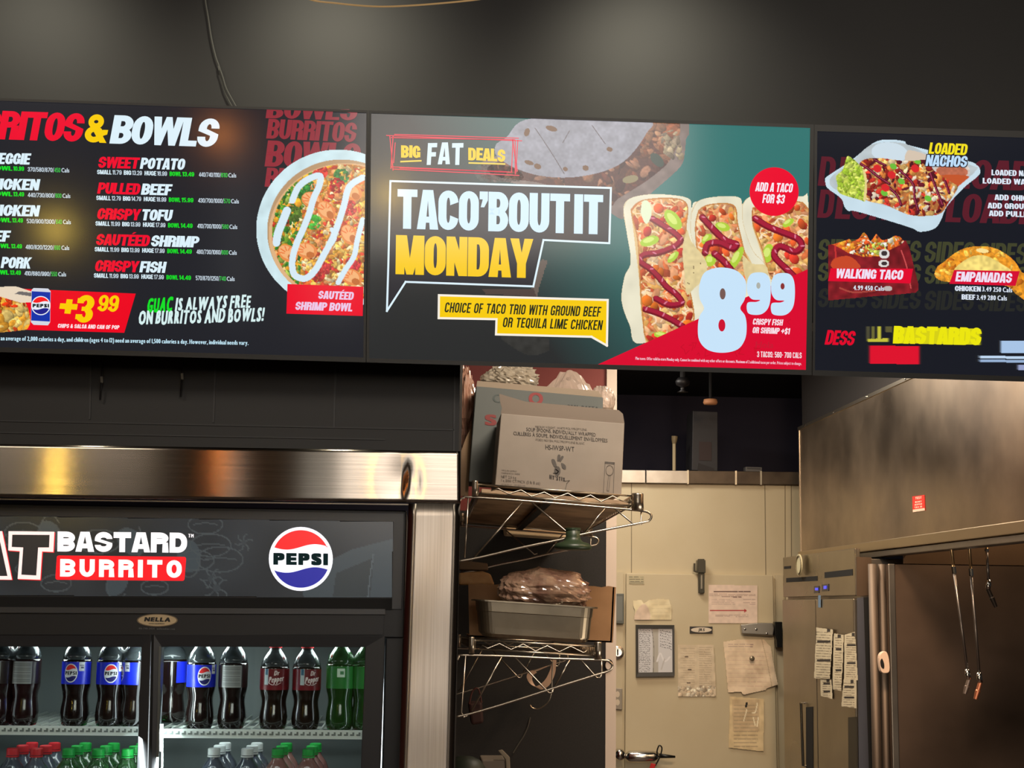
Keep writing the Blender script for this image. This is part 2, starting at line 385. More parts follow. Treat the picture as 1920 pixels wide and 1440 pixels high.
# ---------------------------------------------------------------- heavy condensed lettering drawn from bars and rings
class Cond:
    def __init__(s, S=.37, T=.17, ry=.25): s.S, s.T, s.ry = S, T, ry; s.cache = {}
    def rect(s, x0, y0, x1, y1): return [[(x0, y0), (x1, y0), (x1, y1), (x0, y1)]]
    def ring(s, x0, y0, x1, y1, start=None, end=None, sq=(), S=None, T=None, k=7):
        """band along a rounded box; start/end: heights on the right side (None: closed). sq: square corners among tr tl bl br"""
        S = S or s.S; T = T or s.T; rx, ry = min(.5, (x1-x0)/2), min(s.ry, (y1-y0)/2)
        irx, iry = max(min(rx-S*.75, (x1-x0)/2-S), .02), max(min(ry-T*.55, (y1-y0)/2-T), .01); o, i = [], []
        ym = (y0+y1)/2
        st = ym if start is None else start; o.append((x1, st)); i.append((x1-S, st))
        for nm, ax, sx, ay, sy, a0 in (('tr', x1, -1, y1, -1, 0), ('tl', x0, 1, y1, -1, 90), ('bl', x0, 1, y0, 1, 180), ('br', x1, -1, y0, 1, 270)):
            for t in np.linspace(0, 90, k):
                a = math.radians(a0+t); ca, sa = math.cos(a), math.sin(a)
                q = lambda cx, cy, RX, RY: (cx+RX*ca, cy+RY*sa)
                if nm in sq: o.append((ax, ay)); i.append((ax+sx*S, ay+sy*T))
                else: o.append(q(ax+sx*rx, ay+sy*ry, rx, ry)); i.append(q(ax+sx*(S+irx), ay+sy*(T+iry), irx, iry))
        en = ym if end is None else end; o.append((x1, en)); i.append((x1-S, en))
        return [[o[j], o[j+1], i[j+1], i[j]] for j in range(len(o)-1)]
    def part(s, polys, f): return [q for q in polys if f(sum(p[0] for p in q)/4, sum(p[1] for p in q)/4)]
    def flip(s, polys, w=1, h=1): return [[(w-x, h-y) for x, y in q] for q in polys]
    def get(s, c):
        if c not in s.cache:
            P, w = s.make(c); s.cache[c] = (P, w)
        return s.cache[c]
    def make(s, c):
        S, T, R_ = s.S, s.T, s.rect; rg = s.ring
        lobe = lambda y0, y1: rg(0, y0, 1, y1, sq=('tl', 'bl'))
        if c in 'OQ0':
            P = rg(0, 0, 1, 1)
            if c == 'Q': P += [[(.5, .25), (.75, .3), (1.05, -.08), (.72, -.08)]]
            return P, 1
        if c == 'C': return rg(0, 0, 1, 1, start=.74, end=.26), 1
        if c == 'G': return rg(0, 0, 1, 1, start=.66, end=.1)+R_(1-S, 0.06, 1, .5)+R_(.52, .36, 1, .5), 1
        if c == 'U': return s.part(rg(0, -.0, 1, 1), lambda x, y: y < .5)+R_(0, .3, S, 1)+R_(1-S, .3, 1, 1), 1
        if c == 'J': return s.part(rg(0, 0, .9, 1), lambda x, y: y < .35)+R_(.9-S, .25, .9, 1), .9
        if c == 'D': return R_(0, 0, S, 1)+lobe(0, 1), 1
        if c == 'B': return R_(0, 0, S, 1)+lobe(0, .5+T*.42)+lobe(.5-T*.42, 1), 1
        if c == 'P': return R_(0, 0, S, 1)+lobe(.36, 1), .98
        if c == 'R': return R_(0, 0, S, 1)+lobe(.42, 1)+[[(1-S*1.05, 0), (1.02, 0), (.97, .5), (1-S, .5)]], 1
        if c in 'S5$':
            mid = [[(0, .67), (S, .67), (S, .63), (1, .45), (1, .33), (1-S, .33), (1-S, .39), (0, .55)]]
            up_ = s.part(rg(0, .3, 1, 1, start=.68), lambda x, y: y > .66 or (y > .6 and x < .5))
            P = up_+mid+s.flip(up_)
            if c == '5': P = R_(0, .5, S*.9, 1)+R_(0, 1-T, .95, 1)+rg(0, 0, 1, .64, start=None)
            if c == '5': P = R_(0, .48, S*.9, 1)+R_(0, 1-T, .95, 1)+s.part(rg(0, 0, 1, .66), lambda x, y: x > .45 or y < .22 or y > .5)
            if c == '$': P += R_(.42, -.1, .58, 1.1)
            return P, 1
        if c in 'EÉÈ':
            P = R_(0, 0, S, 1)+R_(0, 0, .85, T)+R_(0, 1-T, .85, 1)+R_(0, .5-T*.45, .78, .5+T*.45)
            if c == 'É': P += [[(.3, 1.06), (.5, 1.06), (.85, 1.22), (.5, 1.22)]]
            if c == 'È': P += [[(.5, 1.06), (.3, 1.06), (.0, 1.22), (.35, 1.22)]]
            return P, .85
        if c == 'F': return R_(0, 0, S, 1)+R_(0, 1-T, .82, 1)+R_(0, .5-T*.6, .76, .5+T*.4), .82
        if c == 'L': return R_(0, 0, S, 1)+R_(0, 0, .82, T), .82
        if c == 'T': return R_(.5-S/2, 0, .5+S/2, 1)+R_(0, 1-T*1.05, 1, 1), 1
        if c == 'H': return R_(0, 0, S, 1)+R_(1-S, 0, 1, 1)+R_(0, .5-T*.5, 1, .5+T*.5), 1
        if c in 'I|': return R_(0, 0, S, 1), S
        if c == '1': return R_(.2, 0, .2+S, 1)+[[(.2, .72), (.2, 1), (-.02, .88), (-.02, .72)]], .2+S
        if c in 'AÀ': return [[(-.04, 0), (S-.02, 0), (.5+.02, .86), (.5, 1), (.24, 1)], [(1.04, 0), (1.02-S, 0), (.5-.02, .86), (.5, 1), (.76, 1)]]+R_(.2, .17, .8, .17+T*.85), 1
        if c == 'V': return [[(-.04, 1), (S-.04, 1), (.52, .14), (.5, 0), (.24, 0)], [(1.04, 1), (1.04-S, 1), (.48, .14), (.5, 0), (.76, 0)]], 1
        if c == 'Y': return R_(.5-S/2, 0, .5+S/2, .45)+[[(-.05, 1), (S-.05, 1), (.5+.05, .5), (.5+S/2, .36), (.5-S/2, .36)], [(1.05, 1), (1.05-S, 1), (.5-.05, .5), (.5-S/2, .36), (.5+S/2, .36)]], 1
        if c == 'X': return [[(-.03, 0), (S, 0), (1.03, 1), (1-S, 1)], [(1.03, 0), (1-S, 0), (-.03, 1), (S, 1)]], 1
        if c == 'K': return R_(0, 0, S, 1)+[[(S*.9, .38), (S*.9, .62), (1-S*.95, 1), (1.04, 1)], [(1.06, 0), (1-S*.95, 0), (S, .5), (S*1.3, .68)]], 1
        if c == 'M': return R_(0, 0, S, 1)+R_(1.36-S, 0, 1.36, 1)+[[(0, 1), (S*1.25, 1), (.76, .12), (.76, 0), (.52, 0)], [(1.36, 1), (1.36-S*1.25, 1), (.6, .12), (.6, 0), (.84, 0)]], 1.36
        if c == 'W': return [[(-.02, 1), (S*.9, 1), (.54, 0), (.22, 0)], [(.22, 0), (.54, 0), (.86, 1), (.58, 1)], [(1.46, 1), (1.44-S*.9, 1), (.9, 0), (1.22, 0)], [(1.22, 0), (.9, 0), (.58, 1), (.86, 1)]], 1.44
        if c == 'N': return R_(0, 0, S*.92, 1)+R_(1-S*.92, 0, 1, 1)+[[(0, 1), (S*.98, 1), (1, 0), (1-S*.98, 0)]], 1
        if c == 'Z': return R_(0, 0, .95, T)+R_(0, 1-T, .95, 1)+[[(0, T*.9), (S*1.2, T*.9), (.95, 1-T*.9), (.95-S*1.2, 1-T*.9)]], .95
        if c == '2': return s.part(rg(0, .3, 1, 1, start=.62), lambda x, y: y > .66 or x > .5)+[[(0, 0), (0, T), (1-S*1.1, .56), (1, .66), (1, .5), (S*.9, T), (S*.9, 0)]]+R_(0, 0, 1, T), 1
        if c == '3': return s.part(rg(0, 0, 1, .5+T*.4), lambda x, y: x > .5 or y < .2)+s.part(rg(0, .5-T*.4, 1, 1), lambda x, y: x > .5 or y > .8)+R_(.3, .5-T*.4, .7, .5+T*.4)+R_(0, .12, S*.9, .3)+R_(0, .7, S*.9, .88), 1
        if c == '4': return R_(.92-S, 0, .92, 1)+R_(0, .2, 1.02, .2+T)+[[(0, .2), (0, .2+T), (.92-S, 1), (.8, 1), (.35, .2+T)]], 1
        if c == '7': return R_(0, 1-T, 1, 1)+[[(.12, 0), (.12+S, 0), (1, 1-T), (1-S, 1-T)]], 1
        if c == '8': return rg(0, 0, 1, .5+T*.42)+rg(.03, .5-T*.42, .97, 1), 1
        if c in '69':
            P = rg(0, .34, 1, 1)+R_(1-S, .25, 1, .7)+s.part(rg(0, 0, 1, 1), lambda x, y: y < .3 and (x > .0))+R_(0, .12, S*.9, .26)
            return (P if c == '9' else s.flip(P)), 1
        if c == '&': return rg(.1, .48, .86, 1, S=S*.8)+rg(0, 0, .92, .54+T*.2, S=S*.9)+[[(.2, .62), (.5, .66), (1.12, 0), (.78, 0)], [(.8, .22), (1.1, .3), (1.12, .46), (.86, .46)]], 1.08
        if c in "',": 
            d = 0 if c == "'" else -.86
            return [[(0, 1+d), (.42, 1+d), (.42, .78+d), (.24, .6+d), (.06, .6+d), (.16, .8+d), (0, .8+d)]], .42
        if c == '.': return R_(0, 0, S*.95, T*1.05), S*.95
        if c == ':': return R_(0, 0, S*.9, T)+R_(0, .5, S*.9, .5+T), S*.9
        if c == '!': return R_(0, .28, S, 1)+R_(0, 0, S, T), S
        if c == '+': return R_(0, .5-T*.6, 1.1, .5+T*.6)+R_(.55-S*.45, .16, .55+S*.45, .84), 1.1
        if c == '-': return R_(0, .42, .5, .42+T*.8), .5
        if c == '/': return [[(0, -.05), (.2, -.05), (.55, 1.05), (.35, 1.05)]], .5
        return None
CONDS = {}
def cond_px(s, x0, y0, x1, y1, h, slant=0.0, lean=.014, gap=1.0, S=.37, T=.17, space=.4, jit=0, seed=1, rnd_=1.15, clipy=None):
    Wd = math.hypot(x1-x0, y1-y0); f0 = Cond(S, T); tot = 0
    for c in s: tot += space if c == ' ' else f0.get(c)[1]
    w = (Wd-gap*(len(s)-1))/tot; key = (S, T, round(min(.5*w/h*rnd_, .48), 3))
    if key not in CONDS: CONDS[key] = Cond(*key)
    f = CONDS[key]; g = G(); x = 0.0; dxy = np.array([x1-x0, y1-y0])/Wd; r = random.Random(seed)
    for c in s:
        if c == ' ': x += w*space+gap; continue
        P, cw = f.get(c); dj = r.uniform(-jit, jit)*h*.2; th = r.uniform(-jit, jit)*.2
        for kz, q in enumerate(P):
            Q = np.array(q)*[w, h]; Q[:, 0] += -Q[:, 1]*th; Q[:, 1] += dj; X = x+Q[:, 0]+Q[:, 1]*slant
            px = x0+dxy[0]*X+Q[:, 1]*lean; py = y0+dxy[1]*X-Q[:, 1]
            pts = list(zip(px, py))
            if clipy is not None:
                out = []
                for k in range(len(pts)):
                    a, b = pts[k], pts[(k+1) % len(pts)]
                    if a[1] >= clipy: out.append(a)
                    if (a[1] >= clipy) != (b[1] >= clipy): t = (clipy-a[1])/(b[1]-a[1]); out.append((a[0]+t*(b[0]-a[0]), clipy))
                pts = out
                if len(pts) < 3: continue
            pts = np.array(pts); g.add(np.stack([pts[:, 0], pts[:, 1], np.full(len(pts), (kz % 9)*2e-5)], 1), [tuple(range(len(pts)))])
        x += w*cw+gap
    return g
def heads(parent, pl, rows, m, off=.0016, name='lettering', label=None, **kw):
    o = None
    for r in rows:
        k2 = dict(kw)
        if len(r) > 6: k2.update(r[6])
        g = cond_px(*r[:6], **k2)
        if not g.V: continue
        V = np.vstack(g.V)
        o = mk(name, pl.at(V[:, 0], V[:, 1], off)+V[:, 2:3]*pl.n, g.F, m, parent, label=label)
    return o
# ================================================================ structure
BLK = mat('black_wall_paint', (27, 27, 28), .55, noise=(31, 30, 30), nscale=5)
DARK = mat('dark_ceiling', (16, 16, 18), .9)
YW = 3.86                                         # wall the menu displays hang on
XO = float(W(861, 800, YW)[0])                    # left edge of the kitchen opening
ZB = 2.36                                         # underside of the bulkhead over the opening
ZS = float(W(430, 850, YW)[2])-.03
g = G(); g.box(-4, 5, YW, YW+.12, ZB, 3.6); g.box(-4, XO, YW, YW+.12, ZS, ZB); g.box(-4, -1.75, YW, YW+.12, 0, ZS)
struct(g.mk('wall_back', BLK))
g = G(); g.box(-4, 5, -3, 9.6, -.05, 0); struct(g.mk('floor', mat('quarry_tile', (70, 50, 44), .5, noise=(58, 42, 38), nscale=20)))
g = G(); g.box(-4, 5, -3, YW+.12, 3.6, 3.7); struct(g.mk('ceiling', DARK))
g = G(); g.box(-4, 5, YW+.12, 9.6, 2.98, 3.1); struct(g.mk('ceiling_kitchen', DARK))
g = G(); g.box(-4.1, -4, -3, YW+.12, 0, 3.7); struct(g.mk('wall_left', mat('maroon_wall', (110, 40, 34), .8)))
g = G(); g.box(5, 5.1, -3, YW+.12, 0, 3.7); struct(g.mk('wall_right', mat('grey_wall', (60, 60, 60), .8)))
g = G(); g.box(-4, 5, -3.1, -3, 0, 3.7); struct(g.mk('wall_front', mat('dining_wall', (70, 56, 46), .8)))
g = G(); g.box(-4, 5, 9.6, 9.7, 0, 3.1); struct(g.mk('wall_kitchen', mat('dark_kitchen_wall', (46, 44, 60), .9)))
# thin joint strips between the black wall panels below the left display
wj = thing('trim_1', 'thin joint strips between black wall panels', 'trim'); wj['kind'] = 'structure'
pw = PY(YW)
for xa, ya, xb, yb in ((171, 666, 168, 786), (404, 672, 400, 792), (629, 684, 626, 800), (853, 690, 851, 845)):
    g = G(); g.slab(pw, [(xa-1.6, ya), (xa+1.6, ya), (xb+1.6, yb), (xb-1.6, yb)], .003, .0035)
    g.mk('joint_strip', mat('joint', (44, 44, 46), .5), wj)
for xa, ya, xb, yb in ((0, 789, 852, 806), (0, 811, 722, 824)):
    g = G(); g.slab(pw, [(xa, ya-1), (xb, yb-1), (xb, yb+1), (xa, ya+1)], .003, .0035)
    g.mk('joint_strip', mat('joint', (44, 44, 46), .5), wj)

# ================================================================ menu displays
T_ = R(8.5)
PS = Plane(W(1108, 460, 3.62), (0, -math.cos(T_), -math.sin(T_)))
BEZ = mat('display_bezel', (40, 40, 39), .45)
def display(label, outer, inner, base_rgb, mount_px):
    t = thing('menu_display', label, 'display', PS.at(*outer[3], -.04), 'wall hung menu displays')
    o = np.array(outer, float); i = np.array(inner, float); oc = o.mean(0)
    a = PS.at(o[:, 0], o[:, 1], .004); b = PS.at(i[:, 0], i[:, 1], .004); c = PS.at(o[:, 0], o[:, 1], -.045); d = PS.at(i[:, 0], i[:, 1], -.001)
    Fc = []
    for k in range(4):
        n = (k+1) % 4
        Fc += [(k, n, 4+n, 4+k), (k, 8+k, 8+n, n), (4+k, 4+n, 12+n, 12+k)]
    Fc.append((11, 10, 9, 8))
    mk('bezel', np.vstack([a, b, c, d]), Fc, BEZ, t)
    g = G(); g.slab(PS, inner, .004, 0.0); g.mk('display_panel', glow(base_rgb), t)
    for mx, my in mount_px:
        q = PS.at(mx, my, -.045); g = G(); g.box(q[0]-.06, q[0]+.06, q[1]-.004, YW, q[2]-.09, q[2]+.09); g.mk('wall_mount', BEZ, t)
    return t
WH, YE, RE, GR = (222, 242, 252), (250, 205, 6), (240, 12, 48), (20, 225, 40)

# ---- left: burritos & bowls
t1 = display('menu display listing burritos and bowls beside a shrimp bowl picture',
             [(-150, 179), (690, 207), (686, 679.5), (-150, 656)], [(-146, 184), (687, 211.5), (681, 670), (-146, 647)], (34, 35, 41), [(200, 400), (430, 410)])
heads(t1, PS, [('BURRITOS', -112, 257.5, 152, 266, 53.5)], glow(RE), slant=.17, S=.39, T=.2, gap=-.5)
heads(t1, PS, [('&', 157, 266.5, 198, 268, 53)], glow(YE), slant=.12, S=.34, T=.2)
heads(t1, PS, [('BOWLS', 205, 269, 405, 276, 53.5)], glow(WH), slant=.17, S=.39, T=.2, gap=-.5)
DR = glow((146, 46, 58))
for s, xa, ya, xb, yb, h in (('BOWLS', 498, 221.5, 668, 226, 34), ('BURRITOS', 499, 259.5, 666, 267, 37), ('BOWLS', 496, 312, 672, 318, 49), ('BURRITOS', 496, 350, 668, 356, 36)):
    heads(t1, PS, [(s, xa, ya, xb, yb, h)], DR, slant=.12, S=.4, T=.16, gap=.4, off=.0011, clipy=205+max(xa-498, 0)*.03)
items = [('SWEET', 'POTATO', 183, 262, 345, 314.5, '11.79', '13.29', '16.99', '13.49', '440/740/1110/', '610', 443, 182),
         ('PULLED', 'BEEF', 182, 264, 320, 363, '12.79', '14.79', '18.99', '15.99', '430/700/1000/', '570', 448, 180.5),
         ('CRISPY', 'TOFU', 181, 264, 321, 411, '11.99', '13.99', '17.99', '14.49', '410/700/1000/', '560', 445, 179),
         ('SAUTÉED', 'SHRIMP', 179, 282, 371, 459.3, '11.99', '13.99', '17.99', '14.49', '480/730/1060/', '600', 444, 177.5),
         ('CRISPY', 'FISH', 177, 261, 309, 508.5, '11.99', '13.99', '17.99', '14.49', '570/870/1250/', '740', 440, 176)]
red, wht, sml, grn, cal, gcal = [], [], [], [], [], []
sl = .025
for a_, b_, xa, xm, xe, y, p1, p2, p3, p4, c1, c2, ce, xs in items:
    yy = lambda x: y+(x-xa)*sl
    red.append((a_, xa, y, xm-3, yy(xm), 21)); wht.append((b_, xm, yy(xm), xe, yy(xe), 21))
    ys = lambda x: y+12+(x-xs)*sl
    sml += [('SMALL', xs, ys(xs), xs+27, ys(xs+27), 8.3), ('BIG', xs+50, ys(xs+50), xs+64, ys(xs+64), 8.3), ('HUGE', xs+89, ys(xs+89), xs+111, ys(xs+111), 8.3)]
    cal += [(p1, xs+29, ys(xs+29), xs+46, ys(xs+46), 8.3), (p2, xs+66, ys(xs+66), xs+84, ys(xs+84), 8.3), (p3, xs+113, ys(xs+113), xs+131, ys(xs+131), 8.3)]
    grn += [('BOWL', xs+136, ys(xs+136), xs+158, ys(xs+158), 8.3), (p4, xs+160, ys(xs+160), xs+182, ys(xs+182), 8.3)]
    cal += [(c1, xs+191, ys(xs+191), ce-29, ys(ce-29), 8.3), ('Cals', ce-15, ys(ce-15), ce, ys(ce), 8.3)]
    gcal += [(c2, ce-28.5, ys(ce-28), ce-16.5, ys(ce-16.5), 8.3)]
left = [('VEGGIE', -18, 57, 307.5, '10.99', '370/580/870/', '450', 52, 130), ('CHICKEN', -38, 74, 355.5, '13.49', '440/730/800/', '600', 52, 132),
        ('CHICKEN', -38, 74, 404.5, '13.49', '530/900/1300/', '640', 50, 133), ('BEEF', -45, 19, 453, '13.49', '480/820/1220/', '690', 48, 130),
        ('PORK', 1, 58, 502.5, '13.49', '410/680/990/', '550', 46, 124)]
for nm, xa, xe, y, p4, c1, c2, ca, ce in left:
    ye = y+ (xe)*sl*.8
    wht.append((nm, xa, y+(xa)*sl*.5, xe-2, ye, 21))
    grn += [('BOWL', -16, y+11.5, ca-29, y+12.5, 8.3), (p4, ca-27, y+12.6, ca-7, y+13, 8.3)]
    cal += [(c1, ca, y+14, ce-29, y+15.4, 8.3), ('Cals', ce-15, y+15.7, ce, y+16, 8.3)]; gcal += [(c2, ce-28, y+15.4, ce-17, y+15.7, 8.3)]
heads(t1, PS, red, glow(RE), slant=.17, gap=.3, S=.4, T=.2)
heads(t1, PS, wht, glow(WH), slant=.17, gap=.4, S=.4, T=.2)
heads(t1, PS, sml, glow(WH), gap=.5, S=.34, T=.17)
heads(t1, PS, [r for r in cal if 'a' not in r[0]], glow((205, 220, 232)), gap=.55, S=.28, T=.14)
many_letters(t1, PS, [r for r in cal if 'a' in r[0]], glow((205, 220, 232)), bx=.3, by=.15, gap=.5)
heads(t1, PS, grn, glow(GR), gap=.5, S=.34, T=.17)
heads(t1, PS, gcal, glow((60, 200, 80)), gap=.55, S=.28, T=.14)
flat(t1, PS, [[(-60, 537), (254.5, 550.5), (233, 624), (-60, 615)]], glow((238, 8, 34)), name='red_banner')
letters(t1, PS, '+', 109, 592, 142, 594, 36, glow(YE), slant=.15, bx=3.5, by=3.5, off=.002, big=True)
heads(t1, PS, [('3', 140, 604.5, 172, 605.5, 52)], glow(YE), slant=.12, S=.42, T=.19, off=.002)
heads(t1, PS, [('99', 182, 583.5, 220, 585, 31)], glow(YE), slant=.15, S=.34, T=.17, off=.002)
heads(t1, PS, [('CHIPS & SALSA AND CAN OF POP', 108, 614.5, 223, 617.5, 7.5)], glow((255, 235, 240)), slant=.15, gap=.5, S=.36, T=.19, off=.002)
letters(t1, PS, 'GUAC', 275, 585.5, 322, 583, 26, glow(GR), slant=.1, bx=1.2, by=.8, gap=1.5, jit=.16, seed=3)
letters(t1, PS, 'IS ALWAYS FREE', 328, 582.5, 469, 577, 24, glow((215, 240, 240)), slant=.1, bx=1.1, by=.7, gap=1.5, jit=.16, seed=8)
letters(t1, PS, 'ON BURRITOS AND BOWLS!', 259, 609, 494, 602, 25, glow((215, 240, 240)), slant=.1, bx=1.1, by=.7, gap=1.5, jit=.16, seed=5)
many_letters(t1, PS, [('an average of 2,000 calories a day, and children (ages 4 to 12) need an average of 1,500 calories a day. However, individual needs vary.', 1, 638.3, 466, 647, 8.6)], glow((190, 225, 240)), bx=.45, by=.25, gap=.35)
# bowl of shrimp
def food(cv, mask, n, pal, r0, r1, amp=.12): cv.scatter(n, mask, pal, r0, r1, 3.4); cv.noise(mask, amp, 3)
cv = Canvas(480, 278, 686, 592, 1.0, seed=4); clipm = cv.X < 686.5-(cv.Y-212)*.0125
rim = cv.ell(634, 430, 154, 150, (205, 230, 236), clip=clipm); cv.noise(rim, .05, 12)
inn = cv.ell(640, 433, 139, 134, (186, 150, 110), clip=clipm)
cv.ell(650, 440, 146, 134, (222, 178, 130), clip=inn)
fm = cv.ell(646, 436, 136, 128, (190, 120, 50), clip=inn)
PAL = [(232, 160, 60), (236, 190, 90), (225, 110, 45), (240, 205, 130), (214, 70, 40), (245, 180, 40), (230, 150, 90), (250, 225, 170)]
food(cv, fm, 700, PAL, 5, 13); food(cv, fm, 300, PAL, 3, 6)
gm = fm & (cv.X < 585-(cv.Y-330)*.12); food(cv, gm, 260, [(60, 140, 40), (110, 150, 40), (40, 110, 40), (150, 170, 70), (245, 170, 40)], 3, 9)
for x_, y_, c_ in ((600, 322, (215, 60, 50)), (640, 330, (60, 130, 60)), (632, 348, (190, 40, 40)), (655, 390, (220, 60, 60)), (612, 500, (215, 60, 60)), (595, 515, (190, 50, 45)), (662, 495, (200, 50, 60)), (588, 416, (80, 190, 60)), (550, 400, (90, 120, 40)), (575, 350, (50, 130, 50))):
    mk_ = np.hypot(cv.X-x_, cv.Y-y_) < 15; food(cv, mk_ & fm, 30, [c_], 3, 7)
for x_, y_, a_ in ((585, 375, .3), (612, 395, .9), (575, 470, .2), (660, 360, .5), (655, 440, 1.1), (660, 520, .4), (540, 475, .6)):
    cv.ell(x_, y_, 20, 15, (232, 140, 72), a_, fm); cv.ell(x_-2, y_-2, 16, 11, (244, 178, 118), a_, fm); cv.ell(x_+7, y_+8, 8, 6, (196, 110, 50), a_, fm)
    for q_ in range(4): an = a_+2.6+q_*.55; cv.stroke([(x_+7*math.cos(an), y_+6*math.sin(an)), (x_+18*math.cos(an+.1), y_+13*math.sin(an+.1))], 2.2, (236, 122, 60), fm)
SAU = (214, 234, 244)
cv.stroke([(548, 376), (560, 350), (580, 335), (600, 330), (598, 350), (588, 372), (580, 400), (568, 430), (555, 460), (548, 490), (552, 515), (572, 522), (590, 508), (606, 480), (622, 450), (634, 420), (645, 385), (655, 350), (680, 333)], 12, SAU, fm)
cv.stroke([(538, 395), (530, 415), (522, 435), (518, 455)], 15, SAU, fm)
cv.stroke([(680, 412), (670, 450), (664, 480), (648, 505), (634, 530)], 10, SAU, fm)
cv.stroke([(622, 430), (628, 445), (618, 462)], 8, SAU, fm)
cv.mesh(t1, PS, DISP, off=.0013)
flat(t1, PS, [[(539, 532.5), (681.5, 537.5), (680, 592.5), (537, 588)]], glow((236, 6, 40)), off=.0019, name='red_banner')
heads(t1, PS, [('SAUTÉED', 596, 560, 662, 562.5, 15), ('SHRIMP BOWL', 553, 581, 660, 584, 15.5)], glow((236, 200, 232)), slant=.15, gap=.5, S=.4, T=.2, off=.0024)
# chips bag and can on the banner
cv = Canvas(-20, 536, 62, 624, 1.0, seed=6)
fm = cv.poly([(-20, 552), (10, 556), (45, 565), (56, 590), (55, 612), (40, 620), (-20, 617)], (225, 160, 60)); food(cv, fm, 60, [(240, 190, 80), (230, 160, 50), (245, 210, 120), (225, 80, 30)], 6, 14)
food(cv, fm & (cv.Y < 577), 25, [(222, 60, 20), (200, 70, 20)], 4, 9)
cv.poly([(-20, 540), (12, 536.5), (32, 537), (60, 546), (60, 567), (40, 568), (0, 556), (-20, 556)], (232, 214, 190), sm=False)
cv.poly([(36, 546), (60, 549), (60, 556), (28, 551)], (110, 105, 105), sm=False)
cv.mesh(t1, PS, DISP, off=.0013)
def globe(parent, pl, cx, cy, r, m, off, text=True, d=.0003, white=(235, 238, 248), redc=(250, 30, 34), blue=(32, 34, 140), txt=(20, 36, 36), name='emblem', mapper=None, tl=.006):
    """round emblem: white disc, red cap, blue cup, dark word"""
    at = (lambda P, o: pl.at(P[:, 0], P[:, 1], o)) if mapper is None else mapper
    def pf(polys, mm, o, nm):
        g = G()
        for p in polys: g.add(at(np.array(p, float), o), [tuple(range(len(p)))])
        return g.mk(nm, mm, parent)
    pf([circ(cx, cy, r)], m(white), off, name)
    ri = r*.90; w = lambda u: .12*r*math.sin(u*2.6)
    n = 26
    def yw(u, base): return cy+base*r-.085*r*math.sin(u*math.pi*.95)
    ua = .87; arc = [(cx+ri*math.cos(t), cy+ri*math.sin(t)) for t in np.linspace(math.pi+.41, 2*math.pi-.41, n)]
    low = [(cx+u*ri*.93, yw(u, -.375)) for u in np.linspace(1, -1, n)]
    pf([arc+low], m(redc), off+d, 'emblem_red')
    arc = [(cx+ri*math.cos(t), cy+ri*math.sin(t)) for t in np.linspace(.40, math.pi-.40, n)]
    top = [(cx+u*ri*.93, yw(u, .345)) for u in np.linspace(-1, 1, n)]
    pf([arc+top], m(blue), off+d, 'emblem_blue')
    if text:
        g = text_px('PEPSI', cx-.86*r, cy+.18*r, cx+.85*r, cy+.20*r, .37*r, bx=.045*r, by=.03*r, gap=.05*r, lean=tl, big=r > 40)
        V = np.vstack(g.V); mk('lettering', at(V[:, :2], off+d*1.5), g.F, m(txt), parent)
canp = [(59, 544), (63, 540), (90, 541), (95, 546), (94, 604), (90, 610), (63, 609), (58, 604)]
flat(t1, PS, [canp], glow((210, 215, 228)), off=.0019, name='can_picture')
flat(t1, PS, [[(59.5, 546), (94.5, 548), (93.5, 603), (58.5, 601)]], glow((22, 52, 170)), off=.0022, name='can_picture')
globe(t1, PS, 76.6, 573, 18, glow, .0026)

# ---- centre: taco deal
t2 = display('menu display with a taco trio deal on a green background',
             [(691, 207), (1526, 233.5), (1522, 703.5), (687, 679.5)], [(696, 212), (1519, 240), (1511, 693.5), (692, 672)], (40, 44, 44), [(1000, 400), (1250, 410)])
cv = Canvas(688, 204, 1526, 702, 4, seed=2)
X, Y = cv.X, cv.Y
ins = cv.inside([(691, 208), (1524, 236), (1516, 699), (688, 676)])
k = np.clip((X-1.0*(Y-215)*-.0-760-(Y-215)*.62)/300, 0, 1)**.8
k *= np.clip(1.25-(Y-215)/700*.6, 0, 1)
a_ = np.array([39, 41, 42.]); b_ = np.array([50, 116, 112.])
cv.C[:] = a_+(b_-a_)*k[..., None]; cv.M[:] = ins
tv = cv.mesh(t2, PS, DISP, off=.0004, name='picture')
# stretched outline to the exact panel edge is covered by the bezel
cv = Canvas(902, 216, 1292, 416, 1.0, seed=5); topc = cv.Y > 216.5+(cv.X-860)*.0325
o1 = cv.poly([(1290, 230), (1287, 262), (1284, 292), (1281, 305), (1272, 318), (1248, 340), (1215, 368), (1185, 392), (1168, 411), (1148, 402), (1120, 380), (1000, 352), (940, 340), (905, 335), (892, 325), (910, 300), (1100, 240)], (128, 112, 106), topc)
cv.noise(o1, .1, 9)
o2 = cv.poly([(1272, 226), (1262, 290), (1225, 330), (1160, 372), (1135, 385), (1020, 345), (930, 330), (940, 300), (1200, 226)], (84, 46, 40), topc)
food(cv, o2, 170, [(96, 48, 38), (120, 66, 44), (70, 34, 34), (136, 88, 62), (150, 104, 80)], 5, 14)
food(cv, o2 & (cv.X > 1200) & (cv.Y < 290), 60, [(150, 100, 70), (165, 120, 88), (130, 70, 40)], 5, 14)
food(cv, cv.inside([(1240, 250), (1270, 240), (1284, 300), (1262, 300), (1240, 285)]) & topc, 25, [(160, 142, 112), (140, 122, 100)], 5, 12)
for x_, y_ in ((1225, 330), (1243, 312), (1150, 370)): cv.ell(x_, y_, 11, 7, (60, 26, 28), .6, o2)
cv.ell(1232, 300, 16, 9, (44, 64, 56), .8, o2); cv.ell(1182, 336, 15, 7, (140, 128, 92), -.2, o2)
